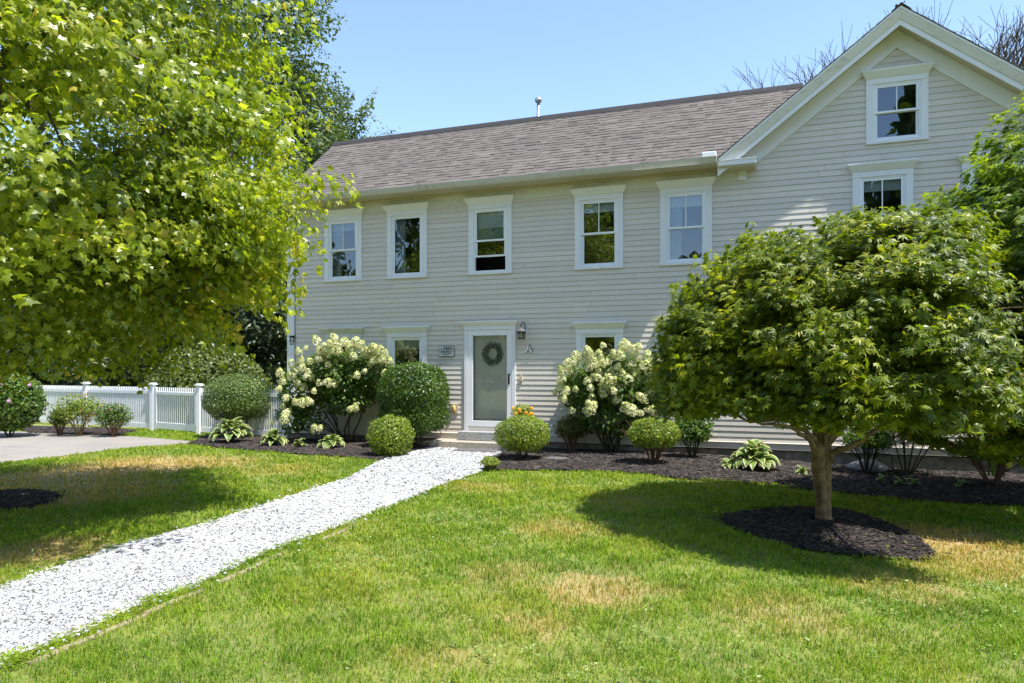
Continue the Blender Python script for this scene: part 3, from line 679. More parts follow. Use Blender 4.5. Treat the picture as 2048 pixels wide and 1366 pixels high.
# windows
def crown(mb, u0, u1, zb, zt, out=.07, y0=-.045, y1=-.125):
    mb.add([(u0,y0,zb),(u1,y0,zb),(u1,0,zb),(u0,0,zb),(u0-out,y1,zt-.025),(u1+out,y1,zt-.025),(u1+out,0,zt-.025),(u0-out,0,zt-.025),(u0-out,y1,zt),(u1+out,y1,zt),(u1+out,0,zt+.012),(u0-out,0,zt+.012)],
           [(0,3,2,1),(0,1,5,4),(1,2,6,5),(3,0,4,7),(4,5,9,8),(5,6,10,9),(7,4,8,11),(8,9,10,11)])
def window(u0, u1, z0, z1, kind, blind=0, curtain=False, openlow=0.0, mm='trim'):
    c = .115; hb = z1-.24; ht = z1-.14
    w = MB(); w.box(u0, u0+c, -.032, .03, z0+.045, hb).box(u1-c, u1, -.032, .03, z0+.045, hb)
    w.box(u0-.004, u1+.004, -.038, .03, hb+.001, ht-.001)
    wo = w.build('window', M['trim' if mm == 'trim' else mm], house)
    s = MB(); s.box(u0-.006, u1+.006, -.050, .03, z0, z0+.044); s.build('sill', M['peel'], wo)
    cr = MB(); crown(cr, u0-.01, u1+.01, ht, z1); cr.build('crown_moulding', M['frieze'] if mm != 'trim' else M['trim'], wo)
    a, b = u0+c+.001, u1-c-.001; zb, zt = z0+.046, hb-.001
    fr = MB(); fr.box(a, a+.028, -.020, .05, zb, zt).box(b-.028, b, -.020, .05, zb, zt).box(a+.029, b-.029, -.020, .05, zt-.028, zt).box(a+.029, b-.029, -.020, .05, zb, zb+.04)
    fr.build('frame', M['sash'], wo)
    a += .029; b -= .029; zb += .041; zt -= .029; t = .042
    sh = MB(); gl = MB()
    def sash(s0, s1, yy, mull):
        sh.box(a, a+t, yy, yy+.03, s0, s1).box(b-t, b, yy, yy+.03, s0, s1).box(a+t+.001, b-t-.001, yy, yy+.03, s1-t, s1).box(a+t+.001, b-t-.001, yy, yy+.03, s0, s0+t*.9)
        if mull: sh.box((a+b)/2-.009, (a+b)/2+.009, yy+.002, yy+.02, s0+t*.9+.001, s1-t-.001)
        gl.add([(a+t,yy+.014,s0+t*.9),(b-t,yy+.014,s0+t*.9),(b-t,yy+.014,s1-t),(a+t,yy+.014,s1-t)], [(0,1,2,3)])
    if kind == 'single': sash(zb, zt, -.004, False)
    else:
        zm = zb+(zt-zb)*.485
        sash(zm-.005, zt, -.012, kind == '2')
        sash(zb+openlow, zm+.03+openlow, .022, False)
    sh.build('sash', M['sash'], wo); gl.build('glass', M['glass'], wo)
    if blind: MB().box(a+.005, b-.005, .075, .08, zt-blind, zt+.02).build('blind', M['blind'], wo)
    if curtain:
        cm = MB(); n = 14
        for q in range(n):
            uu = a+.01+q*.018; d = .012 if q % 2 else 0
            k = 1-.55*((q/n))
            cm.add([(uu,.10+d,zb),(uu+.018,.10+(.012-d),zb),(uu+.018,.10+(.012-d),zt+.02),(uu,.10+d,zt+.02)], [(0,1,2,3)])
        cm.build('curtain', M['curtain'], wo)
    return wo
specs = ['2','single','1','2','2','2','2','2','single','single','single','2','2','2']
for i, (u0,u1,z0,z1) in enumerate(wins):
    window(u0, u1, z0, z1, specs[i], blind={0:.2,2:.66,3:.22,4:.24,5:.22,6:.2,9:.25}.get(i, 0), curtain=i in (0,1,4), openlow=.30 if i == 2 else 0, mm='frieze' if i in (8,) else 'trim')
# door
a, b, zb, zt = DOOR
dm = MB(); dm.box(a, a+.082, -.04, .05, zb, 2.552).box(b-.082, b, -.04, .05, zb, 2.552).box(a-.004, b+.004, -.046, .05, 2.553, 2.640)
do = dm.build('door', M['trim'], house)
cr = MB(); crown(cr, a-.01, b+.01, 2.641, 2.745, out=.06); cr.build('crown_moulding', M['trim'], do)
MB().box(a+.083, b-.083, -.03, .10, .36, .445).build('threshold', M['siding'], do)
sd = MB(); x0, x1 = a+.083, b-.083; sd.box(x0, x0+.115, -.034, .0, .446, 2.55).box(x1-.115, x1, -.034, .0, .446, 2.55).box(x0+.116, x1-.116, -.034, .0, 2.43, 2.55).box(x0+.116, x1-.116, -.034, .0, .446, .575)
sd.build('storm_door_frame', M['storm'], do, bevel=.006)
MB().add([(x0+.115,-.018,.575),(x1-.115,-.018,.575),(x1-.115,-.018,2.43),(x0+.115,-.018,2.43)], [(0,1,2,3)]).build('storm_door_glass', M['storm_glass'], do)
ip = MB(); ip.box(x0, x1, .12, .16, .446, 2.55)
for (p, q, r, s) in ((.1,.43,.15,.85),(.57,.9,.15,.85),(.1,.43,1.0,1.75),(.57,.9,1.0,1.75)):
    w = x1-x0; ip.box(x0+w*p, x0+w*q, .112, .119, .446+r, .446+s); ip.box(x0+w*p+.03, x0+w*q-.03, .106, .111, .446+r+.03, .446+s-.03)
ip.build('inner_door', M['door_grey'], do)
MB().box(x1-.075, x1-.045, -.05, -.035, 1.37, 1.60).tube([(x1-.06,-.09,1.38),(x1-.06,-.095,1.48),(x1-.06,-.09,1.59)], .009, 8).tube([(x1-.06,-.05,1.40),(x1-.06,-.09,1.40)], .007, 6).tube([(x1-.06,-.05,1.57),(x1-.06,-.09,1.57)], .007, 6).build('handle', M['black'], do)
# wall box, doorbell
p = W(902,827); q = W(917,807)
ob = empty('outdoor_socket', ((p[0]+q[0])/2, -.02, (p[1]+q[1])/2), 'beige weatherproof socket box with amber cover low on the siding left of the door', 'socket')
MB().box(p[0], q[0], -.035, -.012, p[1], q[1]).build('back_plate', M['brass'], ob, bevel=.008)
MB().lathe(((p[0]+q[0])/2, -.04, p[1]+.05), [(.03,0),(.04,.02),(.04,.09),(.025,.13),(.01,.14)], 16).build('cover', M['amber'], ob, smooth=True)
p = W(1040,762); q = W(1046,749)
db = MB(); db.prism_y([(p[0],p[1]),(q[0],p[1]),((p[0]+q[0])/2+.012,q[1]),((p[0]+q[0])/2-.012,q[1])], -.045, -.010)
tag(db.build('doorbell', M['brass']), 'small beige wedge shaped doorbell on the siding right of the door', 'doorbell')
# letters
def glyph(mb, strokes, ox, oz, w, h, y, th, thin, slant=0.0, depth=.004):
    for st in strokes:
        n = len(st)
        pts = [(ox+x*w+slant*zc*h, oz+zc*h) for x, zc in st]
        for i in range(n-1):
            (x0, z0), (x1, z1) = pts[i], pts[i+1]; dx, dz = x1-x0, z1-z0; L = math.hypot(dx, dz)
            if L < 1e-6: continue
            wd = thin+(th-thin)*abs(dz)/L; ex_ = wd*.3; ux, uz = dx/L, dz/L; nx, nz = -uz*wd/2, ux*wd/2
            x0 -= ux*ex_; z0 -= uz*ex_; x1 += ux*ex_; z1 += uz*ex_
            mb.prism_y([(x0-nx,z0-nz),(x1-nx,z1-nz),(x1+nx,z1+nz),(x0+nx,z0+nz)], y-depth-.0002*(i % 3), y)
def arc(cx, cz, rx, rz, a0, a1, n=9): return [(cx+rx*math.cos(math.radians(a0+(a1-a0)*k/n)), cz+rz*math.sin(math.radians(a0+(a1-a0)*k/n))) for k in range(n+1)]
GL = {'1': [[(.5,.0),(.5,1.0)],[(.25,.84),(.5,1.0)],[(.25,0),(.75,0)]],
      '8': [arc(.5,.75,.32,.24,0,360,14), arc(.5,.26,.40,.26,0,360,14)],
      '4': [[(.68,0),(.68,1.0)],[(.68,1.0),(.08,.32)],[(.08,.32),(.95,.32)],[(.5,0),(.86,0)]],
      '3': [arc(.45,.74,.34,.25,150,-80,9), arc(.45,.27,.40,.27,80,-150,10)],
      'c': [arc(.5,.3,.35,.28,50,310,9)], '.': [[(.5,.0),(.5,.06)]],
      '7': [[(.02,.80),(.05,.97)],[(.05,.97),(.92,.97)],[(.92,.97),(.62,.60),(.42,.30),(.36,0)]],
      'f3': [[(.10,.80),(.12,.97)],[(.12,.97),(.88,.97)],[(.88,.97),(.42,.60)], arc(.40,.30,.44,.30,80,-150,10)],
      'A': [[(0,0),(.5,1.0)],[(.5,1.0),(1,0)],[(.2,.33),(.8,.33)]],
      'B': [[(.1,0),(.1,1)], arc(.1,.76,.6,.24,90,-90,6), arc(.1,.27,.75,.27,90,-90,6)], 'C': [arc(.55,.5,.45,.5,45,315,8)]}
nb = empty('house_number', (-5.13,-.037,1.9), 'black italic house number 73 with small letters ABC on the white corner board', 'house number')
p = W(580.5,684); q = W(592,672)
for k, gch in enumerate(('7','f3')):
    mb = MB(); wd = .062; glyph(mb, GL[gch], p[0]+.0+k*.082, p[1], wd, q[1]-p[1], -.0365, .034, .024, .12); mb.build('numeral', M['ink'], nb)
zl = W(585,690)[1]
for k, ch in enumerate('ABC'):
    mb = MB(); glyph(mb, GL[ch], p[0]+.022+k*.042, zl, .022, .042, -.0365, .009, .006); mb.build('letter', M['ink'], nb)
p = W(1053,704.5); q = W(1064,690.5)
hl_ = empty('house_letter', (p[0], -.02, p[1]), 'white raised letter A with dark edge on the siding under the lantern', 'letter')
la = MB(); glyph(la, GL['A'], p[0], p[1], q[0]-p[0], q[1]-p[1], -.045, .026, .020, 0, .006); la.build('face', M['vinyl'], hl_)
la = MB(); glyph(la, GL['A'], p[0]+.010, p[1], q[0]-p[0], q[1]-p[1], -.013, .024, .016, 0, .030); la.build('edge', M['black'], hl_)
p = W(879,713.5); q = W(909.5,691)
pq = empty('house_plaque', ((p[0]+q[0])/2,-.02,(p[1]+q[1])/2), 'small pale wooden plaque reading c.1843 on the siding left of the door', 'plaque')
pts = [(p[0]+.02,p[1]),(q[0]-.02,p[1]),(q[0],p[1]+.02),(q[0]-.008,(p[1]+q[1])/2-.01),(q[0],(p[1]+q[1])/2+.02),(q[0],q[1]-.03),(q[0]-.025,q[1]),(p[0]+.02,q[1]),(p[0],q[1]-.02),(p[0]+.006,(p[1]+q[1])/2),(p[0],p[1]+.02)]
MB().prism_y(pts, -.034, -.012).build('board', M['rubber'], pq)
cx, cz = (p[0]+q[0])/2, (p[1]+q[1])/2
MB().prism_y([(cx+(x-cx)*.955, cz+.004+(zz-cz)*.94) for x, zz in pts], -.038, -.0345).build('face', M['plaque'], pq)
Wd = q[0]-p[0]; H = q[1]-p[1]; mb = MB(); tz = p[1]+H*.60
glyph(mb, GL['c'], p[0]+Wd*.12, tz, .03, H*.24, -.039, .008, .005, .2); glyph(mb, GL['.'], p[0]+Wd*.22, tz, .02, H*.2, -.039, .008, .005)
for k, ch in enumerate('1843'): glyph(mb, GL[ch], p[0]+Wd*(.29+.158*k), tz-H*.02, Wd*.125, H*.33, -.039, .014, .006)
r5 = random.Random(5)                                # worn small script line and scroll, not legible in the photograph
for k in range(15):
    x = p[0]+Wd*(.14+.048*k); hh = H*r5.uniform(.07,.14); zz = p[1]+H*.38
    glyph(mb, [[(0,0),(.4,1),(.8,.1)]], x, zz, .011, hh, -.039, .005, .003)
for sg in (-1, 1): glyph(mb, [arc(.5+sg*.22,.5,.2,.35,200,-20,8), arc(.5+sg*.12,.35,.1,.2,0,250,7)], p[0]+Wd*.1, p[1]+H*.08, Wd*.8, H*.24, -.039, .005, .004)
mb.build('lettering', M['ink'], pq)
# lantern
p = W(1046.5, 660); lx = p[0]; ly = -.13
ln = empty('wall_lantern', (lx, -.02, 2.45), 'black wall lantern with clear panes beside the door frame', 'lantern')
MB().lathe((0,0,0), [(.055,0),(.06,.01),(.05,.022)], 16).v
bk = MB(); bk.box(lx+.035, lx+.095, -.035, -.012, 2.36, 2.56); bk.build('back_plate', M['sash'], ln, bevel=.01)
ar = MB(); ar.tube([(lx+.06,-.03,2.50),(lx+.06,-.07,2.64),(lx+.045,-.10,2.70),(lx+.02,ly,2.69),(lx,ly,2.60)], .009, 8); ar.tube([(lx-.02,ly,2.66),(lx-.03,ly,2.62),(lx,ly,2.58)], .006, 6); ar.build('hook', M['black'], ln, smooth=True)
MB().lathe((lx,ly,2.49), [(.115,0),(.112,.012),(.06,.05),(.022,.075),(.012,.10)], 4*5).build('roof', M['rubber'], ln, smooth=True)
cg = MB()
for k in range(6):
    an = 2*PI*k/6+.3; cg.tube([(lx+.072*math.cos(an), ly+.072*math.sin(an), 2.35),(lx+.085*math.cos(an), ly+.085*math.sin(an), 2.49)], .006, 6)
cg.lathe((lx,ly,2.335), [(.05,0),(.085,.005),(.085,.02),(.075,.025)], 6); cg.lathe((lx,ly,2.478), [(.095,0),(.095,.012)], 12); cg.build('cage', M['black'], ln)
MB().lathe((lx,ly,2.36), [(.065,0),(.077,.118)], 6).build('pane', M['lamp_glass'], ln)
MB().lathe((lx,ly,2.365), [(.012,0),(.014,.04),(.02,.06),(.016,.085),(.004,.1)], 10).build('bulb', M['sash'], ln, smooth=True)
# wreath behind the storm door glass
wc = (W(983,708)[0], .055, W(983,708)[1])
wr = empty('wreath', wc, 'grey-green berry and leaf wreath hanging on the front door', 'wreath')
rg = MB(); rg.tube([(wc[0]+.175*math.cos(a_), wc[1]+.03, wc[2]+.185*math.sin(a_)) for a_ in [2*PI*k/24 for k in range(25)]], .022, 6); rg.build('ring', M['bark_dark'], wr)
N = 1500; an = RNG.uniform(0, 2*PI, N); rr_ = .175+RNG.normal(0,.028,N); tt = RNG.uniform(-.03,.035,N)
P = np.stack([wc[0]+rr_*np.cos(an), wc[1]+.01-np.abs(tt), wc[2]+rr_*1.05*np.sin(an)],1)
dn = np.stack([np.cos(an)*.7-np.sin(an)*.8, -.3+0*an, np.sin(an)*.7+np.cos(an)*.8],1)+RNG.normal(0,.5,(N,3))
nn = RNG.normal(0,.6,(N,3)); nn[:,1] -= 1
leaves('leaves', OVAL, P, nn, dn, RNG.uniform(.022,.045,N), M['wreath'], wr)
# steps
MB().box(-.62, .78, -.32, -.03, .165, .355).build('granite_step', M['granite'], bevel=.012)
tag(D.objects['granite_step'], 'rough grey granite step under the front door', 'step')
MB().box(-1.18, .95, -.62, -.03, -.05, .162).build('concrete_slab', M['concrete'], bevel=.01)
tag(D.objects['concrete_slab'], 'low tan concrete slab below the granite step', 'step')
a_, b_ = W(905,900,-1.1)[0], W(990,900,-1.1)[0]
MB().box(a_, b_, -1.15, -.66, .02, .045).build('door_mat', M['rubber'], bevel=.006); tag(D.objects['door_mat'], 'dark rubber mat on the white gravel before the step', 'door mat')
def rock(name, c, s, m, label, cat, seed=1):
    bm = bmesh.new(); bmesh.ops.create_icosphere(bm, subdivisions=3, radius=1); r = random.Random(seed)
    ph = [r.uniform(0,6) for _ in range(6)]
    for v in bm.verts:
        k = 1+.12*math.sin(v.co.x*3+ph[0])+.1*math.sin(v.co.y*4+ph[1])+.08*math.sin(v.co.z*5+ph[2]); v.co = Vector((v.co.x*s[0]*k, v.co.y*s[1]*k, max(-.3, v.co.z)*s[2]*k))
    me = D.meshes.new(name); bm.to_mesh(me); bm.free()
    for p_ in me.polygons: p_.use_smooth = True
    o = link(name, me, m); o.location = c; return tag(o, label, cat)
x, y = G(853,893); rock('stone', (-1.33,-.42,.05), (.13,.10,.08), M['stone'], 'small round tan stone beside the concrete slab', 'stone')
x, y = G(1112,921); rock('flat_stone', (x,y,.03), (.30,.15,.03), M['rubber'], 'flat dark stepping stone lying on the mulch', 'stone', 4)
x, y = G(1712,922); rock('splash_stones', (x,-.45,-.06), (.35,.18,.16), M['granite'], 'pale rough stone heap against the foundation behind the maple trunk', 'stones', 8)
# timber edging
def edging(pts, label):
    pts = [G(*p_) for p_ in pts]; mb = MB()
    for i in range(len(pts)-1): mb.obox(pts[i], pts[i+1], .055, -.05, .018+.003*(i % 2))
    tag(mb.build('edging_timber', M['timber'], bevel=.01), label, 'edging', 'path edging timbers')
edging([(60,1330),(120,1303),(190,1276)], 'short timber edging nearest the camera, half sunk in the grass right of the path')
edging([(192,1274),(290,1231),(352,1203),(408,1181)], 'long bare timber edging along the near right side of the path')
edging([(435,1168),(512,1134),(560,1110)], 'timber edging on the right of the path past the long bare one')
edging([(640,1082),(712,1052)], 'short pale timber edging on the right of the path halfway to the door')
edging([(760,922),(800,911),(838,901),(868,894)], 'thin timber edging between the left mulch bed and the path')
edging([(40,1154),(90,1137),(140,1121)], 'timber edging in the grass on the left side of the path near the frame edge')
# ------------------------------------------------------------------ fence and gate
FP = {'far': Vector((-16.6,1.62)), 'p1': Vector((-13.35,1.22)), 'g0': Vector((-10.42,.88)), 'g1': Vector((-8.32,.38)), 'c': Vector((-5.36,.06))}
def fence_part(parent, a, b):
    d = (b-a); L = d.length; d.normalize()
    pk = MB(); n = int(L/.0755); s = L/n
    for i in range(1, n):
        c = a+d*(i*s); pk.obox(c-d*.019, c+d*.019, .022, .12, 1.205+(i % 2)*.004)
    pk.build('picket_panel', M['fence'], parent)
    r = MB(); r.obox(a, b, .045, 1.02, 1.10); r.obox(a, b, .045, .06, .185); r.build('rail', M['fence'], parent)
def post(parent, c, h=1.27, w=.115):
    p_ = MB(); p_.obox(c-Vector((w/2,0)), c+Vector((w/2,0)), w, -.05, h); po = p_.build('post', M['fence'], parent)
    k = MB(); k.obox(c-Vector((.09,0)), c+Vector((.09,0)), .18, h+.001, h+.03); k.obox(c-Vector((.06,0)), c+Vector((.06,0)), .12, h+.031, h+.055); k.build('post_cap', M['fence'], po)
f1 = empty('picket_fence', (FP['g0'].x, FP['g0'].y, 0), 'white picket fence left of the gate, behind the rose bushes', 'fence')
fence_part(f1, FP['far'], FP['p1']+Vector((-.06,0))); fence_part(f1, FP['p1']+Vector((.06,0)), FP['g0']-Vector((.06,0)))
for c in (FP['far'], FP['p1'], FP['g0']): post(f1, c)
f2 = empty('picket_fence', (FP['g1'].x, FP['g1'].y, 0), 'white picket fence right of the gate, ending at the house corner', 'fence')
fence_part(f2, FP['g1']+Vector((.06,0)), FP['c']); post(f2, FP['g1']); post(f2, FP['c']+Vector((.03,0)), 1.2, .1)
d = (FP['g1']-FP['g0']).normalized(); ga = FP['g0']+d*.085; gb = FP['g1']-d*.085
gt_ = empty('garden_gate', (ga.x, ga.y, 0), 'white picket gate with wide stiles in the garden fence', 'gate')
gm = MB(); gm.obox(ga, ga+d*.13, .05, .04, 1.2); gm.obox(gb-d*.13, gb, .05, .04, 1.2); gm.obox(ga+d*.131, gb-d*.131, .045, .06, .24); gm.obox(ga+d*.131, gb-d*.131, .045, 1.0, 1.085); gm.build('frame', M['fence'], gt_, bevel=.006)
pk = MB(); L = (gb-ga).length-.26; n = 18
for i in range(1, n):
    c = ga+d*(.13+L*i/n); pk.obox(c-d*.019, c+d*.019, .022, .2, 1.205)
pk.build('picket_panel', M['fence'], gt_)
MB().obox(gb-d*.02, gb+d*.05, .09, 1.0, 1.06).build('latch', M['black'], gt_); MB().obox(gb-d*.02, gb+d*.05, .09, .12, .18).build('hinge', M['black'], gt_)
# ------------------------------------------------------------------ plants
def ell_clumps(c, r, n, seed, lo=.5, keep=None, pw=3, sq=2.0):
    rg_ = np.random.default_rng(seed); out = []
    while len(out) < n:
        v = rg_.normal(size=3); v /= np.linalg.norm(v); v = v*(((v[0]**2+v[1]**2)**(sq/2)+abs(v[2])**sq)**(-1/sq)); t = (lo**pw+(1-lo**pw)*rg_.random())**(1/pw)
        p_ = np.array(c)+v*t*np.array(r)
        if keep is None or keep(p_, rg_): out.append(p_)
    return np.array(out)
def crown_leaves(name, tpl, cl, center, per, cr, size, m, parent, seed, droop=.5, up=.9, flat=.45, out=.7, jit=.45, face=.6):
    """sprays of leaves around clump centres; each spray leans outward and droops"""
    rg_ = np.random.default_rng(seed); nC = len(cl); N = nC*per
    ce = np.repeat(cl, per, 0); off = np.clip(rg_.normal(size=(N,3)), -1.45, 1.45)*.5
    od = unit(cl-np.array(center)); od[:,2] *= .4; od = unit(od); odr = np.repeat(od, per, 0)
    sc = np.repeat(rg_.uniform(.7,1.3,nC), per)*cr
    along = off[:,0]; P = odr*(along*1.5)[:,None]
    side = unit(np.cross(odr, np.array([0,0,1.0]))); P = P+side*(off[:,1])[:,None]; P[:,2] += off[:,2]*flat-droop*np.maximum(0,along)**2
    P = ce+P*sc[:,None]
    nrm = np.zeros((N,3)); nrm[:,2] = up; nrm += odr*out*face+rg_.normal(size=(N,3))*jit
    dr = odr*out+side*(off[:,1])[:,None]*1.2+rg_.normal(size=(N,3))*.6; dr[:,2] -= .45
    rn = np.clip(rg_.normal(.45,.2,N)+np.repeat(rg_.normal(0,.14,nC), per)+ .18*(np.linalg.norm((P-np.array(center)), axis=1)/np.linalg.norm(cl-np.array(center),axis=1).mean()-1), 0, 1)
    S = size*rg_.uniform(.5,1.35,N)
    return leaves(name, tpl, P, nrm, dr, S, m, parent, rnd=rn)
def limb(mb, pts, r0, r1, n=7, seg=5, seed=0, wob=.04):
    r = random.Random(seed); P = [Vector(p_) for p_ in pts]; out = []
    for i in range(len(P)-1):
        p0 = P[max(0,i-1)]; p1 = P[i]; p2 = P[i+1]; p3 = P[min(len(P)-1,i+2)]
        for k in range(seg):
            t = k/seg; out.append(.5*((2*p1)+(-p0+p2)*t+(2*p0-5*p1+4*p2-p3)*t*t+(-p0+3*p1-3*p2+p3)*t**3))
    out.append(P[-1]); m_ = len(out)
    out = [o_+Vector((r.gauss(0,wob),r.gauss(0,wob),r.gauss(0,wob)))*r0*3*(0 < i < m_-1) for i, o_ in enumerate(out)]
    mb.tube(out, [r0+(r1-r0)*(i/(m_-1))**.8 for i in range(m_)], n); return out
def branch_net(mb, trunk_pts, cl, r0, seed, frac=1.0, nmain=9, droop=.1):
    """main limbs to spread-out clumps, twigs from the limbs to every clump"""
    r = random.Random(seed); idx = list(range(len(cl))); r.shuffle(idx); mains = []; got = []
    for i in idx:
        if all((Vector(cl[i])-Vector(cl[j])).length > 1.0*frac for j in got): got.append(i)
        if len(got) >= nmain: break
    nodes = []
    for i in got:
        e = Vector(cl[i]); t = min(len(trunk_pts)-1, max(0, int((len(trunk_pts)-1)*r.uniform(.25,1)))); s = Vector(trunk_pts[t])
        m_ = s.lerp(e,.5)+Vector((0,0,.12*(e-s).length))
        nodes += limb(mb, [s, s.lerp(m_,.6), m_.lerp(e,.4), e], r0*r.uniform(.5,.8), r0*.12, 6, 4, r.random(), .25)
    for i in range(len(cl)):
        if i in got: continue
        e = Vector(cl[i]); s = min(nodes, key=lambda q: (q-e).length+.3*max(0, q.z-e.z)); 
        mb.tube([s, s.lerp(e,.5)+Vector((0,0,.07*(e-s).length)), e], [r0*.16, r0*.11, r0*.05], 4, cap=False)
# --- the big maple at the left
cc_ = CW(-6.0, 7.15); ctr = (cc_[0], cc_[1], 4.2)
def keep_big(p_, rg_):
    Xc = (p_[0]-CAM[0])*RT[0]+(p_[1]-CAM[1])*RT[1]
    if p_[2] < 1.68+.25*rg_.random()+.62*max(0, Xc+5.0) or (p_[2] > 5.4 and math.hypot(p_[0]-cc_[0], p_[1]-cc_[1]) > 4.1-.62*(p_[2]-4.8)) or (4.0 < p_[2] < 4.75 and Xc > -3.1) or (p_[2] > 4.75 and Xc > -2.75): return False
    X = (p_[0]-CAM[0])*RT[0]+(p_[1]-CAM[1])*RT[1]; Z = (p_[0]-CAM[0])*FW[0]+(p_[1]-CAM[1])*FW[1]
    return 3.2 < Z < 10.6
bt = empty('maple_tree', (cmap[0], cmap[1], 0), 'large bright green maple tree filling the left side above the lawn', 'tree')
cl = ell_clumps(ctr, (3.95,3.95,4.0), 720, 21, .55, keep_big)
cl = np.concatenate([cl, ell_clumps((*CW(-3.9, 8.0), 3.2), (1.12,1.1,.85), 90, 23, .4)])
tr = MB(); tp = limb(tr, [(cmap[0],cmap[1],-.05),(cmap[0]+.05,cmap[1],1.3),(cmap[0],cmap[1]+.1,3.2),(cmap[0]+.1,cmap[1],5.5),(cmap[0],cmap[1],7.6)], .19, .04, 10, 6, 1, .05)
branch_net(tr, tp[5:], cl[::2], .14, 5, 1.6, 22); tr.build('trunk', M['bark_grey'], bt, smooth=True)
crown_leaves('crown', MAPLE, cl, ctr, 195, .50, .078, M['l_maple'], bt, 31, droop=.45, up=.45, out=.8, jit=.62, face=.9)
# --- low Japanese maple on the right
jx, jy = G(1650,1043); jz = gz(jx)
jt = empty('japanese_maple', (jx, jy, jz), 'low umbrella-shaped green japanese maple in the round mulch ring', 'tree')
def J(px, py, Z): return AT(px, py, Z)
Zj = (jx-CAM[0])*FW[0]+(jy-CAM[1])*FW[1]
tr = MB(); limb(tr, [(jx,jy,jz-.06), J(1650,1000,Zj), J(1651,940,Zj), J(1646,905,Zj)], .078, .066, 12, 5, 2, .02)
tr.lathe((jx-.015,jy,jz-.05), [(.13,0),(.105,.05),(.085,.13),(.072,.22)], 14)
limb(tr, [(jx-.04,jy-.02,jz-.06), J(1642,985,Zj-.05), J(1636,930,Zj-.06), J(1636,895,Zj-.02)], .062, .078, 12, 5, 9, .02)
seeds = [((1640,905),(1622,870),(1560,835),(1480,770),(-.3)),((1640,905),(1630,850),(1640,790),(1600,650),(.2)),((1648,910),(1670,860),(1720,820),(1800,730),(.25)),
         ((1650,920),(1700,890),(1765,850),(1800,745),(-.45)),((1645,900),(1655,840),(1690,790),(1700,620),(.5)),((1640,905),(1600,865),(1570,850),(1500,845),(-.8)),((1650,910),(1690,850),(1780,770),(1950,700),(.6)),
         ((1643,900),(1625,830),(1560,760),(1430,640),(.1)),((1648,905),(1665,850),(1760,800),(1900,640),(-.4)),((1645,905),(1640,850),(1600,780),(1520,600),(.7))]
nodes = []
for k, s in enumerate(seeds):
    pts = [J(*s[0], Zj), J(*s[1], Zj+s[4]*.25), J(*s[2], Zj+s[4]*.6), J(*s[3], Zj+s[4])]
    nodes += limb(tr, pts, (.052 if k in (3,2,1) else .038), .012, 8, 5, 40+k, .12)
jc = (J(1742,690,Zj-.45).x, J(1742,690,Zj-.45).y, 1.36)
def keep_j(p_, rg_):
    Xc = (p_[0]-CAM[0])*RT[0]+(p_[1]-CAM[1])*RT[1]; Zc = (p_[0]-CAM[0])*FW[0]+(p_[1]-CAM[1])*FW[1]
    if p_[2] < 1.8 and Xc > 3.6 and rg_.random() < .6: return False
    if Xc > 4.0 and Zc < 6.3+(Xc-4.0)*1.15: return False
    v = (np.array(p_)-np.array(jc)); rho = math.hypot(v[0], v[1])/2.25
    return p_[2] > 1.17+.68*max(0, 1-(rho/.92)**2) and (p_[2] > 1.95 or rho < 1-.12*(1.95-p_[2]))
cj = ell_clumps(jc, (2.19,2.19,1.80), 940, 77, .72, keep_j, sq=2.7)
cj = np.concatenate([cj, ell_clumps((*CW(5.5,8.0),1.85), (1.35,1.15,1.15), 230, 78, .6)])
for e in cj[::2]:
    e = Vector(e); s = min(nodes, key=lambda q: (q-e).length); tr.tube([s, s.lerp(e,.5)+Vector((0,0,.05)), e], [.010,.007,.003], 4, cap=False)
tr.build('trunk', M['bark'], jt, smooth=True)
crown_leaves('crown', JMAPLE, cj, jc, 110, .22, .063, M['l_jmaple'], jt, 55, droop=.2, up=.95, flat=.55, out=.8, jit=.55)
# --- upright maple at the right edge
ux, uy = CW(7.25, 8.6); ut = empty('upright_maple', (ux, uy, -.13), 'taller bright green maple rising at the right edge of the photo', 'tree')
uc = (ux, uy, 2.75); cu = ell_clumps(uc, (2.25,2.25,2.6), 520, 91, .5, lambda p_, rg_: p_[2] > 1.0 and math.hypot(p_[0]-ux, p_[1]-uy) < .3+2.3*((5.35-p_[2])/3.0)**.75 if p_[2] < 5.3 else False)
tr = MB(); tp = limb(tr, [(ux,uy,-.2),(ux,uy+.05,.8),(ux-.1,uy,2.0),(ux,uy,4.6)], .10, .02, 10, 5, 3, .04); branch_net(tr, tp[4:], cu[::2], .07, 6, .8, 14); tr.build('trunk', M['bark'], ut, smooth=True)
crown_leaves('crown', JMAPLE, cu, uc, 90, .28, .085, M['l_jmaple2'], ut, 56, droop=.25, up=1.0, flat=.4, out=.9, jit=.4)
# --- background trees behind house and fence
def bgtree(name, px, Z, z0, ztop, rad, m, label, n=160, per=90, size=.16, cr=.9, seed=1, group=None, tpl=OVAL, lo=.35, bark='bark_dark', rz=None, cat='tree'):
    X = (px-1024)*Z/FPX; x, y = CW(X, Z); t = empty(name, (x,y,0), label, cat, group); cz = (z0+ztop)/2
    c = (x, y, cz); rz = (ztop-z0)/2; cl = ell_clumps(c, (rad,rad,rz), n, seed, lo, None, 2.2)
    tr = MB(); tp = limb(tr, [(x,y,-.1),(x+.1,y,z0+.5),(x-.2,y,cz),(x,y,ztop-rz*.3)], .05+rad*.05, .04, 8, 5, seed, .05); branch_net(tr, tp[3:], cl[::2], .03+rad*.018, seed, rad*.3, 12); tr.build('trunk', M[bark], t, smooth=True)
    crown_leaves('crown', tpl, cl, c, per, cr, size, M[m], t, seed+5, droop=.3, up=.8, flat=.5, out=.6, jit=.6); return t
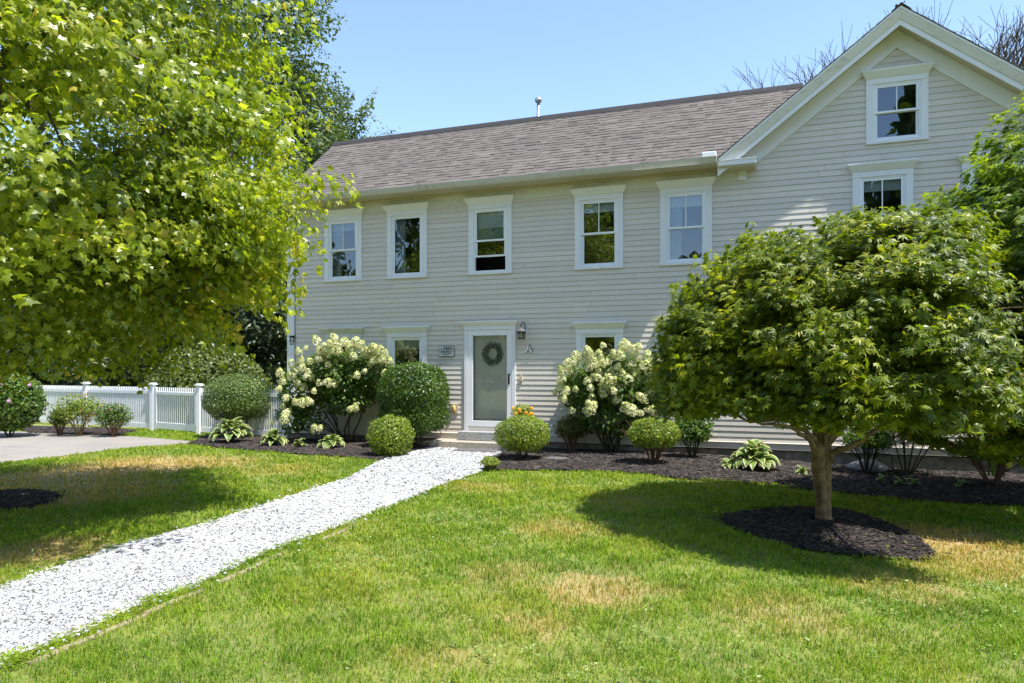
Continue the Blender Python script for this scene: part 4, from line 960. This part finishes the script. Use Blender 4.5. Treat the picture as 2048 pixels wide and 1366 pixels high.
bgtree('locust_tree', 478, 30, 6.0, 22, 4.2, 'l_locust', 'tall airy locust tree rising behind the left roof end', 230, 170, .17, .9, 3, lo=.4)
bgtree('locust_tree', 682, 34, 5, 15.2, 2.7, 'l_locust', 'shorter locust foliage just above the left end of the roof', 150, 150, .17, .8, 8, lo=.4)
bgtree('broadleaf_tree', 600, 26, 1.5, 10.6, 1.7, 'l_silver', 'dark silvery tree between the big maple and the roof end', 90, 150, .16, .6, 4)
bgtree('broadleaf_tree', 470, 24, .3, 6.5, 2.3, 'l_dark', 'dark shady tree behind the round hedge mound', 110, 170, .17, .6, 14)
bgtree('broadleaf_tree', 250, 33, 3, 15, 5.0, 'l_locust', 'green tree glimpsed through gaps in the big maple', 140, 120, .25, 1.1, 15)
bgtree('broadleaf_tree', 20, 31, 1, 12, 5.0, 'l_dark', 'dark tree at the far left behind the fence', 120, 120, .25, 1.1, 16)
bgtree('garden_shrub', 215, 24, .5, 4.3, 1.9, 'l_silver', 'silvery grey-green shrub behind the fence under the maple', 90, 150, .13, .5, 17, cat='shrub')
bgtree('broadleaf_tree', 350, 27, .4, 7, 3.0, 'l_dark', 'dark leafy mass behind the silvery shrub', 110, 150, .2, .8, 18)
# woods: one far mass behind the garden, one across the road behind the viewer (seen in the panes)
def woods(name, pts, h, m, label, n, size, seed):
    rg_ = np.random.default_rng(seed); P = []
    pts = np.array(pts); i = rg_.integers(0, len(pts)-1, n); t = rg_.random(n)[:,None]; b = pts[i]*(1-t)+pts[i+1]*t
    b += rg_.normal(0, 1.6, (n,2)); hh = h*(.75+.25*np.sin(b[:,0]*.45+seed)+.12*np.sin(b[:,0]*1.7)); zz = hh*rg_.random(n)**.7
    P = np.column_stack([b, zz]); nr = rg_.normal(size=(n,3)); nr[:,2] += .8; dr = rg_.normal(size=(n,3)); dr[:,2] -= .4
    o = leaves(name, OVAL, P, nr, dr, size*rg_.uniform(.6,1.4,n), M[m], None, rnd=rg_.random(n)); return tag(o, label, 'trees', kind='stuff')
w0 = [CW(x, z) for x, z in ((-46,34),(-34,42),(-20,44),(-12,42),(-9,40))]
woods('woodland', w0, 9, 'l_dark', 'dark far woods behind the fence at the left', 26000, .55, 2)
woods('woodland', [(-46,-32),(-24,-38),(-6,-42),(6,-44)], 16, 'l_locust', 'tree line across the road, reflected in the window panes', 18000, .9, 4)
woods('woodland', [(13,-40),(24,-38),(44,-30)], 25, 'l_locust', 'farther tree line across the road, reflected in the panes', 15000, .9, 6)
# bare tree behind the gable
bx, by = CW((1800-1024)*24/FPX, 24); bare = empty('bare_tree', (bx, by, 0), 'leafless tree whose twigs show above the gable roof', 'tree')
rb_ = random.Random(12); tr = MB()
def grow(p_, d_, L_, r_, lv):
    q = p_+d_*L_; mid = p_.lerp(q,.5)+Vector((rb_.gauss(0,.05),rb_.gauss(0,.05),0))*L_; tr.tube([p_, mid, q], [r_, r_*.85, r_*.7], 5, cap=False)
    if lv == 0: return
    for k in range(rb_.choice((2,3,3)) if lv > 1 else 3):
        nd_ = (d_+Vector((rb_.gauss(0,.45),rb_.gauss(0,.45),rb_.uniform(.05,.5)))).normalized(); grow(p_.lerp(q, rb_.uniform(.55,1)), nd_, L_*rb_.uniform(.62,.85), r_*.6, lv-1)
tr.tube([(bx,by,-.1),(bx,by,6.9)], [.28,.22], 8)
for k in range(11):
    a_ = 2*PI*k/11; grow(Vector((bx,by,5.15+1.3*rb_.random())), Vector((math.cos(a_)*.75,math.sin(a_)*.75,.8)).normalized(), 2.85, .10, 5)
tr.build('trunk', M['bark_dark'], bare)
# --- shrubs
def shell_shrub(name, base, c, r, m, label, n, size, stems=8, stem_m='bark_dark', seed=1, pw=2.0, tpl=TINY, group=None, thick=.12, extra=0, cat='shrub', fl=.0, zcut=-1):
    rg_ = np.random.default_rng(seed); t = empty(name, (base[0], base[1], gz(base[0])), label, cat, group); c = np.array(c); r = np.array(r)
    v = rg_.normal(size=(n,3)); v = unit(v); k = (np.abs(v)**pw).sum(1)**(-1/pw); s = v*k[:,None]
    keep = s[:,2] > zcut; v, s = v[keep], s[keep]; n = len(s)
    dep = 1-thick*rg_.random(n)**1.5+rg_.normal(0,.012,n)+np.where(rg_.random(n) < .04, rg_.exponential(.05,n), 0); lump = 1+.045*np.sin(v[:,0]*7+seed)*np.sin(v[:,1]*6)+.03*np.sin(v[:,2]*9+2*seed)
    P = c+s*r*(dep*lump)[:,None]; nr = unit(v/r); nrm = nr+rg_.normal(0,.55,(n,3)); dr = rg_.normal(size=(n,3))+nr*.9; dr[:,2] += .3
    rn = np.clip(rg_.normal(.45,.25,n), 0, 1)
    leaves('foliage', tpl, P, nrm, dr, size*rg_.uniform(.6,1.4,n), M[m], t, rnd=rn)
    tr = MB(); r_ = random.Random(seed); bz = gz(base[0])
    for k in range(stems):
        a_ = 2*PI*k/stems+r_.random(); e = Vector((c[0]+r[0]*.6*math.cos(a_), c[1]+r[1]*.6*math.sin(a_), c[2]+r[2]*r_.uniform(-.3,.5)))
        b0 = Vector((base[0]+.04*math.cos(a_), base[1]+.04*math.sin(a_), bz)); tr.tube([b0, b0.lerp(e,.45)+Vector((0,0,.03)), e], [.014,.011,.005], 5, cap=False)
        for _ in range(3):
            e2 = e+Vector((r_.gauss(0,.35)*r[0], r_.gauss(0,.35)*r[1], r_.gauss(0,.25)*r[2])); tr.tube([b0.lerp(e,.5), e2], [.008,.003], 4, cap=False)
    tr.build('stems', M[stem_m], t); 
    # inner foliage so that the body reads dense
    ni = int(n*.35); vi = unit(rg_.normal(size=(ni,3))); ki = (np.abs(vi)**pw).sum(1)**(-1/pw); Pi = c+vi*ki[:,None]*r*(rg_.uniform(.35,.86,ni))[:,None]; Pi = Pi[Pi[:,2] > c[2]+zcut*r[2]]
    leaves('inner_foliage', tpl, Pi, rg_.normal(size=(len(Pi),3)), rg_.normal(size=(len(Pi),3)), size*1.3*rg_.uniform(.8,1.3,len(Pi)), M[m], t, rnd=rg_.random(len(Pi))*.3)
    return t
def px_shrub(x0, x1, y0, y1, Z, base_y=None):   # pixel box at distance Z -> centre, radii
    c = AT((x0+x1)/2, (y0+y1)/2, Z); return c, ((x1-x0)/2*Z/FPX, (x1-x0)/2*Z/FPX, (y1-y0)/2*Z/FPX)
c, r = px_shrub(413,539,749,846,17.3); shell_shrub('round_boxwood', (c.x,c.y), c, r, 'l_box', 'clipped round boxwood on bare stems before the white fence', 15000, .042, 14, seed=2, pw=2.3, zcut=-.85)
c, r = px_shrub(766,899,730,868,15.0); c.y = min(c.y, -.85); shell_shrub('clipped_yew', (c.x+.1,c.y), c, (r[0],r[1]*.8,r[2]), 'l_yew', 'tall dark green clipped shrub with rounded square shape left of the door', 24000, .042, 9, seed=3, pw=3.2, tpl=TINY, zcut=-1)
c, r = px_shrub(735,828,830,915,13.6); shell_shrub('lime_shrub', (c.x,c.y), c, r, 'l_lime', 'small untidy lime green shrub before the tall clipped one', 5200, .042, 8, seed=4, thick=.25, zcut=-.95)
c, r = px_shrub(992,1099,832,905,13.0); shell_shrub('lime_shrub', (c.x,c.y), c, r, 'l_lime', 'round clipped lime green shrub right of the path end', 8500, .034, 8, seed=5, zcut=-.9, pw=2.2)
c, r = px_shrub(1107,1178,832,882,14.2); shell_shrub('barberry', (c.x,c.y), c, r, 'l_barb', 'small reddish shrub with thin stems between the path and the hydrangea', 2600, .036, 12, 'stem_red', seed=6, thick=.5, zcut=-.8)
c, r = px_shrub(1257,1358,836,900,12.4); shell_shrub('round_shrub', (c.x,c.y), c, r, 'l_lime', 'round green shrub on bare brown stems below the right hydrangea', 6500, .036, 16, 'stem_red', seed=7, zcut=-.75, pw=2.1)
c, r = px_shrub(1345,1425,825,890,13.2); shell_shrub('garden_shrub', (c.x,c.y), c, r, 'l_hyd', 'dark leafy shrub half hidden by the left edge of the low maple', 1500, .07, 7, seed=8, thick=.7, tpl=OVAL, zcut=-.8)
c, r = px_shrub(1688,1780,855,905,11.9); shell_shrub('azalea', (c.x,c.y), c, r, 'l_hyd', 'small green azalea just right of the maple trunk', 1500, .06, 12, seed=9, thick=.6, tpl=OVAL, zcut=-.5)
c, r = px_shrub(1735,1935,760,880,11.8); shell_shrub('azalea', (AT(1815,945,11.8).x,c.y), c, r, 'l_hyd', 'open branched shrub with thick dark stems before the foundation', 3600, .065, 7, seed=10, thick=.8, tpl=OVAL, zcut=-.8)
c, r = px_shrub(1905,2060,875,930,10.9); shell_shrub('low_shrub', (c.x,c.y), c, r, 'l_hyd', 'low spreading green shrub at the right end of the bed', 2600, .05, 12, 'stem_red', seed=12, thick=.6, tpl=OVAL, zcut=-.5)
c, r = px_shrub(2020,2150,780,900,10.6); shell_shrub('garden_shrub', (c.x,c.y), c, r, 'l_hyd', 'leafy shrub cut by the right photo edge', 1800, .06, 7, seed=13, thick=.8, tpl=OVAL, zcut=-.8)
# weeping mound behind the fence
c, r = px_shrub(285,550,700,860,22); 
shell_shrub('weeping_shrub', (c.x,c.y), (c.x,c.y,.9), (r[0],r[1]*.7,1.55), 'l_weep', 'wide domed weeping shrub behind the gate', 16000, .11, 10, seed=19, thick=.3, tpl=TINY, zcut=-.6)
c, r = px_shrub(-50,88,745,862,17.6)
rs_ = shell_shrub('rose_of_sharon', (c.x,c.y), c, (r[0],r[1]*.8,r[2]), 'l_hyd', 'dark green bush with pink flowers at the left edge by the driveway', 6000, .09, 9, seed=20, thick=.5, tpl=OVAL)
FLW = fan([(.5*math.sin(a_),.5*math.cos(a_)) for a_ in [2*PI*k/9 for k in range(9)]], (0,0), -.3, 0)
for (px, py) in ((4,768),(18,802),(60,770),(2,745)):
    p_ = AT(px, py, 16.9); leaves('flower', FLW, np.array([[p_.x,p_.y,p_.z],[p_.x+.01,p_.y-.02,p_.z+.01]]), np.array([[.3,-1,.4],[.2,-1,.6]]), np.array([[0,0,1.],[1,0,.5]]), np.array([.10,.07]), M['petal_pink'], rs_)
# rose bushes before the fence
for k, (x0,x1,y0,y1,Z,lb) in enumerate(((98,140,815,855,17.9,'smallest rose bush at the left before the fence'),(112,205,785,850,17.8,'tallest rose bush with spreading yellow-green shoots before the fence'),(190,262,805,858,17.6,'compact rose bush with coral blooms nearest the gate'))):
    c, r = px_shrub(x0,x1,y0,y1,Z); t = shell_shrub('rose_bush', (c.x,c.y), c, r, 'l_lime' if k == 1 else 'l_hyd', lb, 800 if k == 0 else 1400, .055, 12, 'stem_red' if k != 1 else 'bark', seed=30+k, thick=.85, tpl=OVAL, zcut=-.8, group='rose bushes by the fence')
    if k:
        for q in range(5):
            p_ = c+Vector((random.uniform(-1,1)*r[0], -.2, random.uniform(-.2,.9)*r[2])); leaves('flower', FLW, np.array([[p_.x,p_.y,p_.z]]), np.array([[0,-1,.5]]), np.array([[0,0,1.]]), np.array([.05]), M['petal_coral'], t)
# hydrangeas
def head_mesh():
    n = 150; v = unit(RNG.normal(size=(n,3))); v = v[v[:,2] > -.75]; n = len(v)
    P = v*np.array([.062,.062,.085])*RNG.uniform(.85,1.08,n)[:,None]; P[:,:2] *= (1-.35*np.clip(P[:,2:3]/.085,-1,1))
    T = (np.array([(0,0,.1),(.5,.0,0),(.35,.35,.12),(0,.5,0),(-.35,.35,.12),(-.5,0,0),(-.35,-.35,.12),(0,-.5,0),(.35,-.35,.12)]), np.array([(0,i,i % 8+1) for i in range(1,9)]))
    o = leaves('flower_head', T, P, v+RNG.normal(0,.25,(n,3)), RNG.normal(size=(n,3)), RNG.uniform(.022,.034,n), M['petal'], None, rnd=np.clip(.62-.35*(P[:,2]/.085)+RNG.normal(0,.15,n),0,1), origin=(0,0,0))
    me = o.data; D.objects.remove(o); return me
HEADS = [head_mesh() for _ in range(4)]
def hydrangea(base, lobes, heads, label, seed, nleaf, stems):
    rg_ = np.random.default_rng(seed); t = empty('hydrangea', (base[0],base[1],0), label, 'hydrangea', 'white panicle hydrangeas')
    Pc = []
    tot = sum(l[2] for l in lobes)
    P, O = [], []
    for (c, r, wgt) in lobes:
        n = int(nleaf*wgt/tot); v = unit(rg_.normal(size=(n,3))); q = np.array(c)+v*np.array(r)*(rg_.uniform(.3,1,n)**.5)[:,None]; P.append(q); O.append(v)
    P = np.concatenate(P); O = np.concatenate(O); n = len(P); nr = O*.6+rg_.normal(0,.5,(n,3)); nr[:,2] += .8; dr = O*1.0+rg_.normal(0,.5,(n,3)); dr[:,2] -= .2
    leaves('foliage', OVAL, P, nr, dr, .105*rg_.uniform(.6,1.25,n), M['l_hyd'], t, rnd=np.clip(rg_.normal(.45,.25,n),0,1))
    tr = MB(); r_ = random.Random(seed); c0 = Vector(lobes[0][0])
    for k in range(stems):
        a_ = 2*PI*k/stems; l = lobes[k % len(lobes)]; e = Vector(l[0])+Vector((math.cos(a_)*l[1][0]*.6, math.sin(a_)*l[1][1]*.5, r_.uniform(-.1,.4)*l[1][2]))
        b0 = Vector((base[0]+.09*math.cos(a_), base[1]+.06*math.sin(a_), 0)); limb(tr, [b0, b0.lerp(e,.35)+Vector((0,0,.10)), b0.lerp(e,.7)+Vector((0,0,.08)), e], .024, .006, 6, 4, seed+k, .25)
    tr.build('stems', M['bark_dark'], t, smooth=True)
    for i, (px, py, Z) in enumerate(heads):
        p_ = AT(px, py, Z+r_.uniform(-.15,.15)); o = D.objects.new('flower_head', HEADS[i % 4]); col.objects.link(o); o.parent = t; o.location = p_-t.location
        s = r_.uniform(.8,1.5); o.scale = (s*1.05, s*1.05, s); o.rotation_euler = (r_.uniform(-.5,.5)+.2, r_.uniform(-.6,.6), r_.uniform(0,6))
    return t
r6 = random.Random(66)
hl = [(597,702),(583,726),(612,696),(632,680),(640,700),(668,676),(655,710),(690,684),(700,690),(676,700),(712,682),(722,690),(735,700),(742,712),(690,718),(672,722),(657,728),(648,716),(601,720),(605,735),(620,722),(750,697),(758,704),(617,744),(615,752),(625,755),(595,765),(608,775),(628,782),(638,766),(655,765),(667,768),(714,750),(706,712),(668,743),(560,745),(565,762),(558,778),(572,795),(566,812),(574,826),(568,838),(590,803),(602,805),(640,856),(630,858),(618,803),(700,818),(710,815),(765,720),(740,728),(770,745),(730,742),(662,690),(648,690),(780,722),(590,742),(583,750)]
lob = [(tuple(AT(672,748,15.9)), (.82,.62,.62), 5), (tuple(AT(745,745,15.9)), (.55,.5,.55), 2.6), (tuple(AT(600,780,15.9)), (.48,.42,.62), 2.0), (tuple(AT(585,830,15.9)), (.34,.34,.42), .7), (tuple(AT(620,835,15.9)), (.4,.3,.35), .6), (tuple(AT(690,798,15.9)), (.7,.5,.35), 1.3)]
r7 = random.Random(9)
hl += [(690+95*math.cos(t_)*q_, 725-42*math.sin(t_)*q_) for t_, q_ in [(r7.uniform(.05,3.1), r7.uniform(.55,1.0)) for _ in range(34)]]
hydrangea((AT(690,880,15.9).x, AT(690,880,15.9).y), lob, [(a_, b_, 15.35) for a_, b_ in hl], 'white flowering hydrangea covering the ground floor left of the clipped shrub', 70, 7200, 10)
hr = []
for _ in range(88):
    while True:
        px, py = r6.uniform(1112,1345), r6.uniform(688,828); u_ = (px-1228)/118; v_ = (py-775)/88
        if u_*u_+v_*v_ < 1 and r6.random() < (1.1-(py-690)/150) and all((px-a_)**2+(py-b_)**2 > 60 for a_, b_, _ in hr): break
    hr.append((px, py, 13.55))
hr += [(1110,785,13.6),(1120,760,13.6),(1125,742,13.6),(1140,735,13.6),(1253,690,13.6),(1278,694,13.6),(1265,820,13.4),(1282,826,13.4),(1295,818,13.4),(1250,815,13.4)]
lob = [(tuple(AT(1230,765,14.1)), (.92,.62,.62), 5), (tuple(AT(1165,775,14.1)), (.5,.5,.45), 2), (tuple(AT(1300,780,14.1)), (.5,.5,.5), 2), (tuple(AT(1215,835,14.1)), (.75,.5,.32), 1.6)]
hydrangea((AT(1222,895,14.1).x, AT(1222,895,14.1).y), lob, hr, 'dense white flowering hydrangea between the door and the low maple', 71, 6500, 9)
# hostas
def hosta(px, py, Z, rad, n, label, seed, size=.22, up=.5):
    p_ = AT(px, py, Z); base = (p_.x, p_.y, gz(p_.x)+.01); t = empty('hosta', base, label, 'hosta', 'variegated hostas in the mulch'); r_ = random.Random(seed)
    V, F, E, R2 = [], [], [], []
    for k in range(n):
        a_ = r_.uniform(0,2*PI); q = (k+.5)/n; reach = rad*(.25+.75*q**.7); L_ = size*r_.uniform(.75,1.2); wd = L_*r_.uniform(.22,.30); el = math.radians(78-62*q+r_.uniform(-10,10))
        d_ = Vector((math.cos(a_), math.sin(a_), 0)); s_ = Vector((-math.sin(a_), math.cos(a_), 0)); ti = r_.uniform(-.3,.3)
        st = Vector((0,0,.0)); pos = st+d_*max(0, reach-L_*.75)*.8+Vector((0,0,up*rad*(1-.55*q)*.75)); b = len(V); rv = r_.random(); nu, nw = 7, 5; cur = pos.copy(); ang = el
        for i in range(nu):
            f_ = i/(nu-1); w_ = wd*math.sin(PI*min(1,(f_*.93+.04))**.75)*1.05; dirv = d_*math.cos(ang)+Vector((0,0,math.sin(ang))); nrm = d_*(-math.sin(ang))+Vector((0,0,math.cos(ang)))
            for j in range(nw):
                e = (j/(nw-1)-.5)*2; V.append(tuple(cur+s_*(e*w_)+nrm*(abs(e)*w_*.35+.006*math.sin(f_*9+k))+s_*0+Vector((0,0,ti*e*w_*.5)))); E.append(max(abs(e), f_**6)*.8); R2.append(rv)
            cur = cur+dirv*(L_/(nu-1)); ang -= .22+.10*q
        for i in range(nu-1):
            for j in range(nw-1): F.append((b+i*nw+j, b+i*nw+j+1, b+(i+1)*nw+j+1, b+(i+1)*nw+j))
    np_mesh('leaves', V, F, M['hosta'], t, {'edge': E, 'rnd': R2}, origin=(0,0,0), smooth=True)
    st = MB()
    for k in range(n//2):
        a_ = r_.uniform(0,2*PI); st.tube([(0,0,0),(math.cos(a_)*rad*.3, math.sin(a_)*rad*.3, up*rad*.5)], .005, 4)
    st.build('stalks', M['l_hyd'], t, local=True); return t
hosta(463,893,16.0,.56,70,'largest variegated hosta in front of the round boxwood',1,.30,.9)
hosta(548,900,15.3,.36,44,'dark green hosta with pale edges beside the largest one',2,.25,.8)
hosta(600,903,15.0,.20,26,'smallest yellowish hosta of the left bed',3,.15,.7)
hosta(663,905,14.9,.38,46,'yellow-edged hosta below the left hydrangea',4,.20,.65)
hosta(1507,938,11.9,.50,62,'large bright cream-edged hosta left of the maple trunk',5,.30,.75)
hosta(1605,944,11.6,.16,12,'tiny hosta shoot just left of the maple trunk',6,.15,.4)
hosta(1455,940,11.8,.14,10,'thin upright hosta sprig touching the large bright hosta',7,.16,1.2)
for k, (px, py, lb) in enumerate(((1763,962,'leaf sprig in dark mulch nearest the maple trunk'),(1800,958,'upright leaf sprig in dark mulch below the open shrub'),(1826,960,'pale green star of leaves in the dark mulch'),(1922,972,'lone leaf sprig in the dark mulch farthest right'))):
    hosta(px, py, 11.0-.1*k, .12, 7, lb, 60+k, .13, .7)
# iris blades
p_ = AT(1990,912,11.7); ir = empty('iris', (p_.x,p_.y,gz(p_.x)), 'stiff upright dark sword-leaved plant against the siding at the right', 'plant'); mb = MB(); r_ = random.Random(4)
for k in range(9):
    a_ = r_.uniform(-.55,.45); h_ = r_.uniform(.42,.72); b0 = Vector((r_.uniform(-.16,.16), r_.uniform(-.06,.06), 0)); tp_ = b0+Vector((a_*h_*.6, r_.uniform(-.08,.05), h_)); m_ = b0.lerp(tp_,.5)
    mb.add([b0+Vector((-.014,0,0)), b0+Vector((.014,0,0)), m_+Vector((.020,0,0)), m_+Vector((-.020,.0,0)), tp_, m_+Vector((0,.006,0))], [(0,1,2,5),(0,5,3),(5,2,4),(3,5,4)])
mb.build('leaf_blades', M['l_yew'], ir, local=True)
# small potted plant at path end, pot of orange flowers by the door
x, y = G(981,942); pt = empty('potted_plant', (x,y,0), 'small leafy plant in a dark pot at the corner of the gravel path', 'potted plant')
MB().lathe((x,y,0), [(.08,0),(.11,.10),(.115,.105),(.115,.12),(.10,.12)], 18).build('pot', M['pot'], pt, smooth=True)
n = 900; v = unit(RNG.normal(size=(n,3))); v[:,2] = np.abs(v[:,2])*.9-.15; P = np.array([x,y,.14])+v*np.array([.175,.175,.13])*RNG.uniform(.6,1,n)[:,None]; nr = v+RNG.normal(0,.4,(n,3)); leaves('foliage', OVAL, P, nr, v+RNG.normal(0,.6,(n,3)), RNG.uniform(.025,.045,n), M['l_lime'], pt)
p_ = AT(1046,880,14.2); pf = empty('flower_pot', (p_.x,p_.y,0), 'pot of orange flowers behind the round lime shrub', 'potted plant')
MB().lathe((p_.x,p_.y,0), [(.12,0),(.16,.50),(.175,.51),(.175,.55),(.14,.55)], 18).build('pot', M['pot'], pf, smooth=True)
n = 700; v = unit(RNG.normal(size=(n,3))); c_ = np.array([p_.x,p_.y,.80]); P = c_+v*np.array([.22,.2,.2])*RNG.uniform(.5,1,n)[:,None]; leaves('foliage', OVAL, P, v+RNG.normal(0,.4,(n,3)), v+RNG.normal(0,.6,(n,3)), RNG.uniform(.04,.07,n), M['l_lime'], pf)
tr = MB()
for k in range(8): tr.tube([(p_.x,p_.y,.5),(p_.x+random.uniform(-.1,.1),p_.y+random.uniform(-.1,.1),.82)], .006, 4)
tr.build('stems', M['l_hyd'], pf)
for k in range(12):
    q_ = Vector((p_.x+random.uniform(-.24,.24), p_.y-.16+random.uniform(-.05,.05), .80+random.uniform(-.08,.12))); n = 16; an = np.linspace(0,2*PI,n,endpoint=False); dd = np.stack([np.cos(an), 0*an-.3, np.sin(an)],1)
    leaves('flower', TINY, np.tile(np.array(q_),(n,1)), np.tile([0.,-1,.3],(n,1))+dd*.2, dd, np.full(n,.045), M['petal_orange'], pf)
# fallen leaves on the ring
n = 70; pts_ = []
while len(pts_) < n:
    px, py = random.uniform(1440,1870), random.uniform(1015,1130); q_ = G(px, py)
    pts_.append((q_[0], q_[1], gz(q_[0])+.045))
P = np.array(pts_); nr = RNG.normal(0,.35,(n,3)); nr[:,2] += 1; o = leaves('fallen_leaves', JMAPLE, P, nr, RNG.normal(size=(n,3)), RNG.uniform(.03,.055,n), M['l_barb']); tag(o, 'fallen maple leaves scattered on the mulch ring', 'leaves', kind='stuff')
